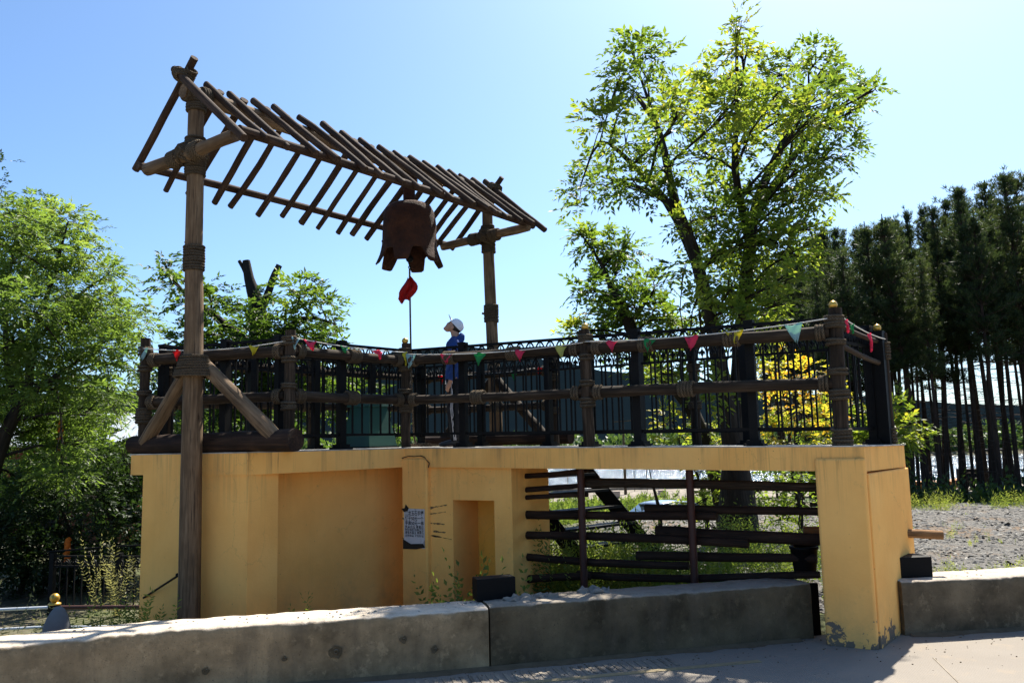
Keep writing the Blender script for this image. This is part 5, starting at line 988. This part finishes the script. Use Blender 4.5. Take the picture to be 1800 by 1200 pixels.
def stems(cl, gzv=-.35):
    xs_ = [c[0] for c in cl]; y = sum(c[1] for c in cl)/len(cl); out = []
    for x in np.linspace(min(xs_), max(xs_), 5): out.append([(float(x), y, gzv, .05), (float(x)+.1, y+.1, gzv+.6, .04), (float(x)-.05, y, gzv+1.3, .02)])
    return out
tree('shrub', 'dense dark green shrubs beneath the willow beside the yellow pier', 'shrub', stems(DSH_C), DSH_C, 'bush_leaf', density=760, nl=7, Ls=.22, ll=.075, lw=.04, droop=.3)
tree('shrub', 'yellow leaved saplings behind the right half of the railing', 'shrub', stems(YSH_C, -.1), YSH_C, 'ash_leaf', density=230, Ls=.28, ll=.10, lw=.05)
# background shrubs seen between the bars
rs = random.Random(5)
def bush(x, y, r, h, tint, label, m='ash_leaf'):
    g = gz(x, y); cl = [(x+rs.uniform(-1, 1)*r*.8, y+rs.uniform(-.6, .6)*r, g+h*rs.uniform(.25, .85), r*rs.uniform(.4, .6), tint) for _ in range(9)]
    tree('shrub', label, 'shrub', [[(x, y, g, .08), (x+.1, y, g+h*.5, .05), (x, y+.1, g+h*.8, .02)]], cl, m, group='shrubs beyond the deck', density=170, nl=9, Ls=.34, ll=.15, lw=.075)
for (x, y, r, h, tn, lab) in [(-7.2, 21.5, 1.7, 3.6, .12, 'dark shrub behind the left end of the railing'), (-4.2, 24, 1.6, 3.4, .15, 'dark shrub behind the pedestal, left of the bell rope'), (-3.0, 22.5, 1.0, 2.2, .2, 'low shrub behind the teal pedestal'),
        (9.3, 22.5, 1.4, 3.0, .5, 'yellow green shrub behind the right corner post'), (-9.2, 17.5, 1.5, 3.2, .2, 'green shrub in front of the ribbed roof hut'), (-5.6, 15.5, 1.3, 2.6, .12, 'dark shrub directly behind the pollarded tree')]: bush(x, y, r, h, tn, lab)

# pines: a few forms, each copied
simple('dead_twig', (.06, .045, .035), .9, .1)
def pine_form(seed, h, crown_from):
    rg = np.random.default_rng(seed); rp = random.Random(seed)
    p = thing('pine_tree', 'x', 'tree', (0, 0, 0)); mb = MB(); lean = rp.uniform(-.045, .045)*h; bx = rp.uniform(-.15, .15)
    def ctr(z): return np.array([lean*z/h+bx*math.sin(z/h*3), .1*math.sin(z/h*4+seed), z])
    mb.tube([ctr(h*i/12) for i in range(13)], [.088*(1-.84*(i/12)**1.15) for i in range(13)], 8, True, .05, True, rp); link('trunk', mb.mesh('trunk'), 'pine_bark', p)
    tw = MB(); P = []; D = []; T = []
    z = crown_from*h
    while z < h-.1:
        f = (z-crown_from*h)/(h*(1-crown_from)); R = (.92*(1-f)**.8+.06)*(.5+.5*min(1, f*4))*rp.choice([.45, .7, .85, 1.0, 1.2, 1.7]); nb_ = rp.randint(4, 6); a0 = rp.uniform(0, 6.28)
        for k in range(nb_):
            a = a0+6.283*k/nb_+rp.uniform(-.35, .35); r = R*rp.uniform(.6, 1.15); el = .12+.85*f+rp.uniform(-.15, .25); d = np.array([math.cos(a)*math.cos(el), math.sin(a)*math.cos(el), math.sin(el)])
            c = ctr(z); e = c+d*r+np.array([0, 0, .18*r]); tw.tube([c, c+d*r*.5, e], [.022, .014, .005], 4)
            n = max(3, int(r*16))
            for j in range(n):
                q = .22+.78*(j+rp.random())/n; pt = c+(e-c)*q+rg.normal(size=3)*np.array([.11, .11, .07])*(.3+q*.8)
                m_ = 16; u = rg.normal(size=(m_, 3))*.75+d*.8+np.array([0, 0, .55]); P.append(np.repeat(pt[None], m_, 0)+rg.normal(size=(m_, 3))*.025); D.append(u); T.append(np.full(m_, rg.uniform(.1, .6)+.09*(seed % 4))+rg.normal(size=m_)*.15)
        z += rp.choice([.14, .2, .28, .4])
    for k in range(26):       # dead stubs on the bare stem
        z = rp.uniform(.12*h, crown_from*h); a = rp.uniform(0, 6.28); r = rp.uniform(.25, 1.0); c = ctr(z); tw.tube([c, c+np.array([math.cos(a)*r*.6, math.sin(a)*r*.6, .02]), c+np.array([math.cos(a)*r, math.sin(a)*r, rp.uniform(-.25, .15)])], [.012, .008, .003], 3)
    o = link('branches', tw.mesh('branches'), 'dead_twig', p); o['kind'] = 'stuff'
    P = np.concatenate(P); o = link('crown', leaf_mesh('crown', P, np.concatenate(D), unit(len(P)), RNG.uniform(.12, .20, len(P)), .021, np.concatenate(T), 'pine_needle', fold=.0), 'pine_needle', p); o['kind'] = 'stuff'
    return p
FORMS = [pine_form(s, 11.0, c) for s, c in ((1, .57), (2, .47), (3, .64), (4, .55), (5, .50), (6, .67), (7, .56), (8, .52), (9, .60))]
tops = ([1330, 1380, 1460, 1520, 1580, 1650, 1730, 1775, 1810, 2000, 2150], [470, 435, 385, 388, 360, 338, 312, 272, 285, 250, 280])
used = set(); rp = random.Random(21)
SPOT = []
xp = 1352
while xp < 2120:
    Y = rp.choice([25.5, 27, 28.5, 31, 34, 37, 41])+rp.uniform(-.6, .6); SPOT.append((xp, Y)); xp += rp.choice([3, 5, 7, 9, 12])
for k, (xp, Y) in enumerate(SPOT):
    X = (xp-905)/1446*Y*1.012; f = FORMS[k % 9]; topy = np.interp(xp, *tops)+rp.choice([0, 4, 12, 30, 60, 95])
    if xp < 1440: Y += 6; X = (xp-905)/1446*Y*1.012
    g = gz(X, Y); zt_ = 1.95+(760-.0227*(xp-900)*.8-topy)/1446*Y*1.0; hgt = max(5.5, zt_-g); o = f if k < 9 else copy_tree(f)
    o.location = (X, Y, g-.05); s = hgt/11.0; sx = s*rp.uniform(.7, 1.3); o.scale = (sx, sx*rp.uniform(.8, 1.2), s); o.rotation_euler = (rp.gauss(0, .022), rp.gauss(0, .022), rp.uniform(0, 6.28))
    if xp < 1440: tag(o, 'pine whose crown shows behind the tall forked tree', 'tree', 'pines behind the forked tree')
    elif Y < 29.5: tag(o, 'slender dark pine in the front row of the stand beyond the shingle', 'tree', 'front row of the pine stand')
    else: tag(o, 'slender dark pine deeper in the stand, behind the front row of trunks', 'tree', 'back rows of the pine stand')
big = max((o for o in COL.objects if o.name.startswith('pine_tree') and .600 < o.location.x/o.location.y < .62), key=lambda o: o.location.z+11*o.scale.z)
big['label'] = 'tallest pine, rising at the right edge of the picture'; del big['group']

# weeds, grass
def weeds(name, label, pts, m, nl=26, ll=.055, lw=.016, droop=.06, n_st=(2, 5), spread=.10, tint=.5):
    Ps = [[], [], [], [], [], []]
    for (x, y, z, h) in pts:
        k = rs.randint(*n_st); C = np.array([[x+rs.gauss(0, spread), y+rs.gauss(0, spread), z] for _ in range(k)]); D = np.array([[rs.gauss(0, .22), rs.gauss(0, .22), 1.0] for _ in range(k)])
        for i, a in enumerate(sprays(C, D, nl, h, ll*(.7+.5*h), lw*(.7+.5*h), droop, np.full(k, tint+rs.gauss(0, .15)))): Ps[i].append(a)
    A = [np.concatenate(a) for a in Ps]; o = link(name, leaf_mesh(name, *A, m), m); o['kind'] = 'stuff'; o['label'] = label; return o
weeds('weeds', 'tall bright weeds growing under the deck behind the log fence', [(rs.uniform(.15, 1.9), rs.uniform(9.95, 12.5), -.2, rs.uniform(.5, 1.1)) for _ in range(230)], 'weed_leaf', 34)
weeds('weeds', 'leafy weeds behind the middle of the log fence', [(rs.uniform(1.9, 3.0), rs.uniform(10.3, 12.6), -.15, rs.uniform(.35, .8)) for _ in range(80)], 'weed_leaf', 30, tint=.4)
weeds('weeds', 'weeds behind the log fence near the pillar', [(rs.uniform(2.9, 4.6), rs.uniform(10.0, 13.5), -.1, rs.uniform(.4, 1.0)) for _ in range(80)], 'weed_leaf', 30)
weeds('weeds', 'pale seeding weeds at the lower left corner', [(rs.uniform(-5.1, -4.45), rs.uniform(7.5, 8.2), -.35, rs.uniform(.7, 1.15)) for _ in range(11)], 'pale_weed', 40, .05, .012)
weeds('weeds', 'tall pale weeds growing over the low iron fence', [(rs.uniform(-5.75, -5.3), rs.uniform(11.6, 11.8), -.35, rs.uniform(.8, 1.1)) for _ in range(8)], 'pale_weed', 40, .05, .012)
weeds('weeds', 'green weeds behind the standing stone', [(rs.uniform(-4.3, -3.75), rs.uniform(8.4, 9.1), -.36, rs.uniform(.45, .8)) for _ in range(24)], 'weed_leaf', 34)
weeds('weeds', 'small leafy weeds round the black box in front of the doorway', [(rs.uniform(-.75, .15), rs.uniform(8.25, 8.9), -.2, rs.uniform(.6, 1.0)) for _ in range(12)], 'weed_leaf', 22, .06, .03)
weeds('weeds', 'tiny weed at the foot of the recess wall', [(-2.2, 8.7, .05, .42)], 'weed_leaf', 18)
weeds('weeds', 'grass and weeds on the shingle right of the pillar', [(rs.uniform(4.4, 7.2), rs.uniform(9.3, 12.0), -.05, rs.uniform(.08, .30)) for _ in range(110)]+[(rs.uniform(7.0, 10.5), rs.uniform(13, 18), .05, rs.uniform(.06, .2)) for _ in range(30)], 'weed_leaf', 18, .06, .010, tint=.75)
weeds('weeds', 'bright grass tufts along the far edge of the shingle', [(rs.gauss(c, .5), rs.uniform(18.6, 20.2), .1, rs.uniform(.15, .5)) for c in (9.6, 10.8, 11.9, 13.0, 14.6) for _ in range(16)], 'weed_leaf', 16, .12, .014, tint=.8)
weeds('undergrowth', 'dark undergrowth at the feet of the pines', [(rs.uniform(10.5, 24), rs.uniform(21.5, 29), -1.0, rs.uniform(.8, 1.7)) for _ in range(330)], 'bush_leaf', 26, .11, .06, n_st=(3, 6), spread=.3, tint=.3)
weeds('undergrowth', 'green undergrowth on the slope behind the platform', [(rs.uniform(-9, -1.5), rs.uniform(17, 24), gz(0, 19), rs.uniform(.4, .9)) for _ in range(170)], 'weed_leaf', 24, .08, .04, n_st=(3, 6), spread=.3, tint=.25)
weeds('undergrowth', 'green undergrowth on the bank between shingle and quay', [(rs.uniform(-2, 12), rs.uniform(33, 48), -1.75, rs.uniform(.25, .7)) for _ in range(420)], 'weed_leaf', 20, .14, .07, n_st=(3, 5), spread=.4, tint=.35)

# ------------------------------------------------------------------ dirt washed against the parapet foot, grit on the road
simple('washed_dirt', (.13, .098, .062), .95, .1, var=.5, scale=11)
foot = [(-4.9, 5.97), (-3.91, 6.40), (-3.02, 6.80), (-2.16, 6.98), (-1.2, 7.19), (-.26, 7.41), (.8, 7.69), (1.9, 7.96), (2.75, 8.19)]
foot2 = [(3.78, 8.24), (4.4, 8.32), (5.04, 8.43), (7.5, 8.99)]
mb = MB()
for fl in (foot, foot2):
    q = []
    for a, b in zip(fl, fl[1:]):
        n = max(3, int(math.dist(a, b)/.06)); q += [Vector(a).lerp(Vector(b), i/n) for i in range(n)]
    V = []; nn = len(q)
    for i, p in enumerate(q):
        d = (q[min(i+1, nn-1)]-q[max(i-1, 0)]).normalized(); o_ = Vector((d.y, -d.x)); w_ = .05+.09*abs(mn.noise(Vector((p.x*2.1, p.y, 0))))+.05*abs(mn.noise(Vector((p.x*9, p.y, 2))))
        V += [(p.x, p.y, .022), (p.x+o_.x*w_*.4, p.y+o_.y*w_*.4, .010), (p.x+o_.x*w_, p.y+o_.y*w_, .001)]
    mb.add(V, [(i*3+j, i*3+j+1, (i+1)*3+j+1, (i+1)*3+j) for i in range(nn-1) for j in range(2)], None, True)
o = link('washed_soil', mb.mesh('washed_soil'), 'washed_dirt'); o['kind'] = 'stuff'; o['label'] = 'brown soil washed along the foot of the parapets'
mb = MB(); rg_ = random.Random(3)
for i in range(520):
    x = rg_.uniform(-3.5, 7.0); y = np.interp(x, [-3.91, -3.02, -2.16, -.26, 2.9, 3.74, 5.04, 7.5], [6.41, 6.81, 6.99, 7.42, 8.24, 8.25, 8.44, 9.0])-abs(rg_.gauss(0, .55))-.03; r = rg_.choice([.003, .004, .005, .008])
    mb.ball((x, y, .001+r*.3), r, 5, 3, (rg_.uniform(.7, 1.5), rg_.uniform(.7, 1.5), .6))
o = link('grit', mb.mesh('grit'), 'washed_dirt'); o['kind'] = 'stuff'; o['label'] = 'grit scattered on the road by the parapets'
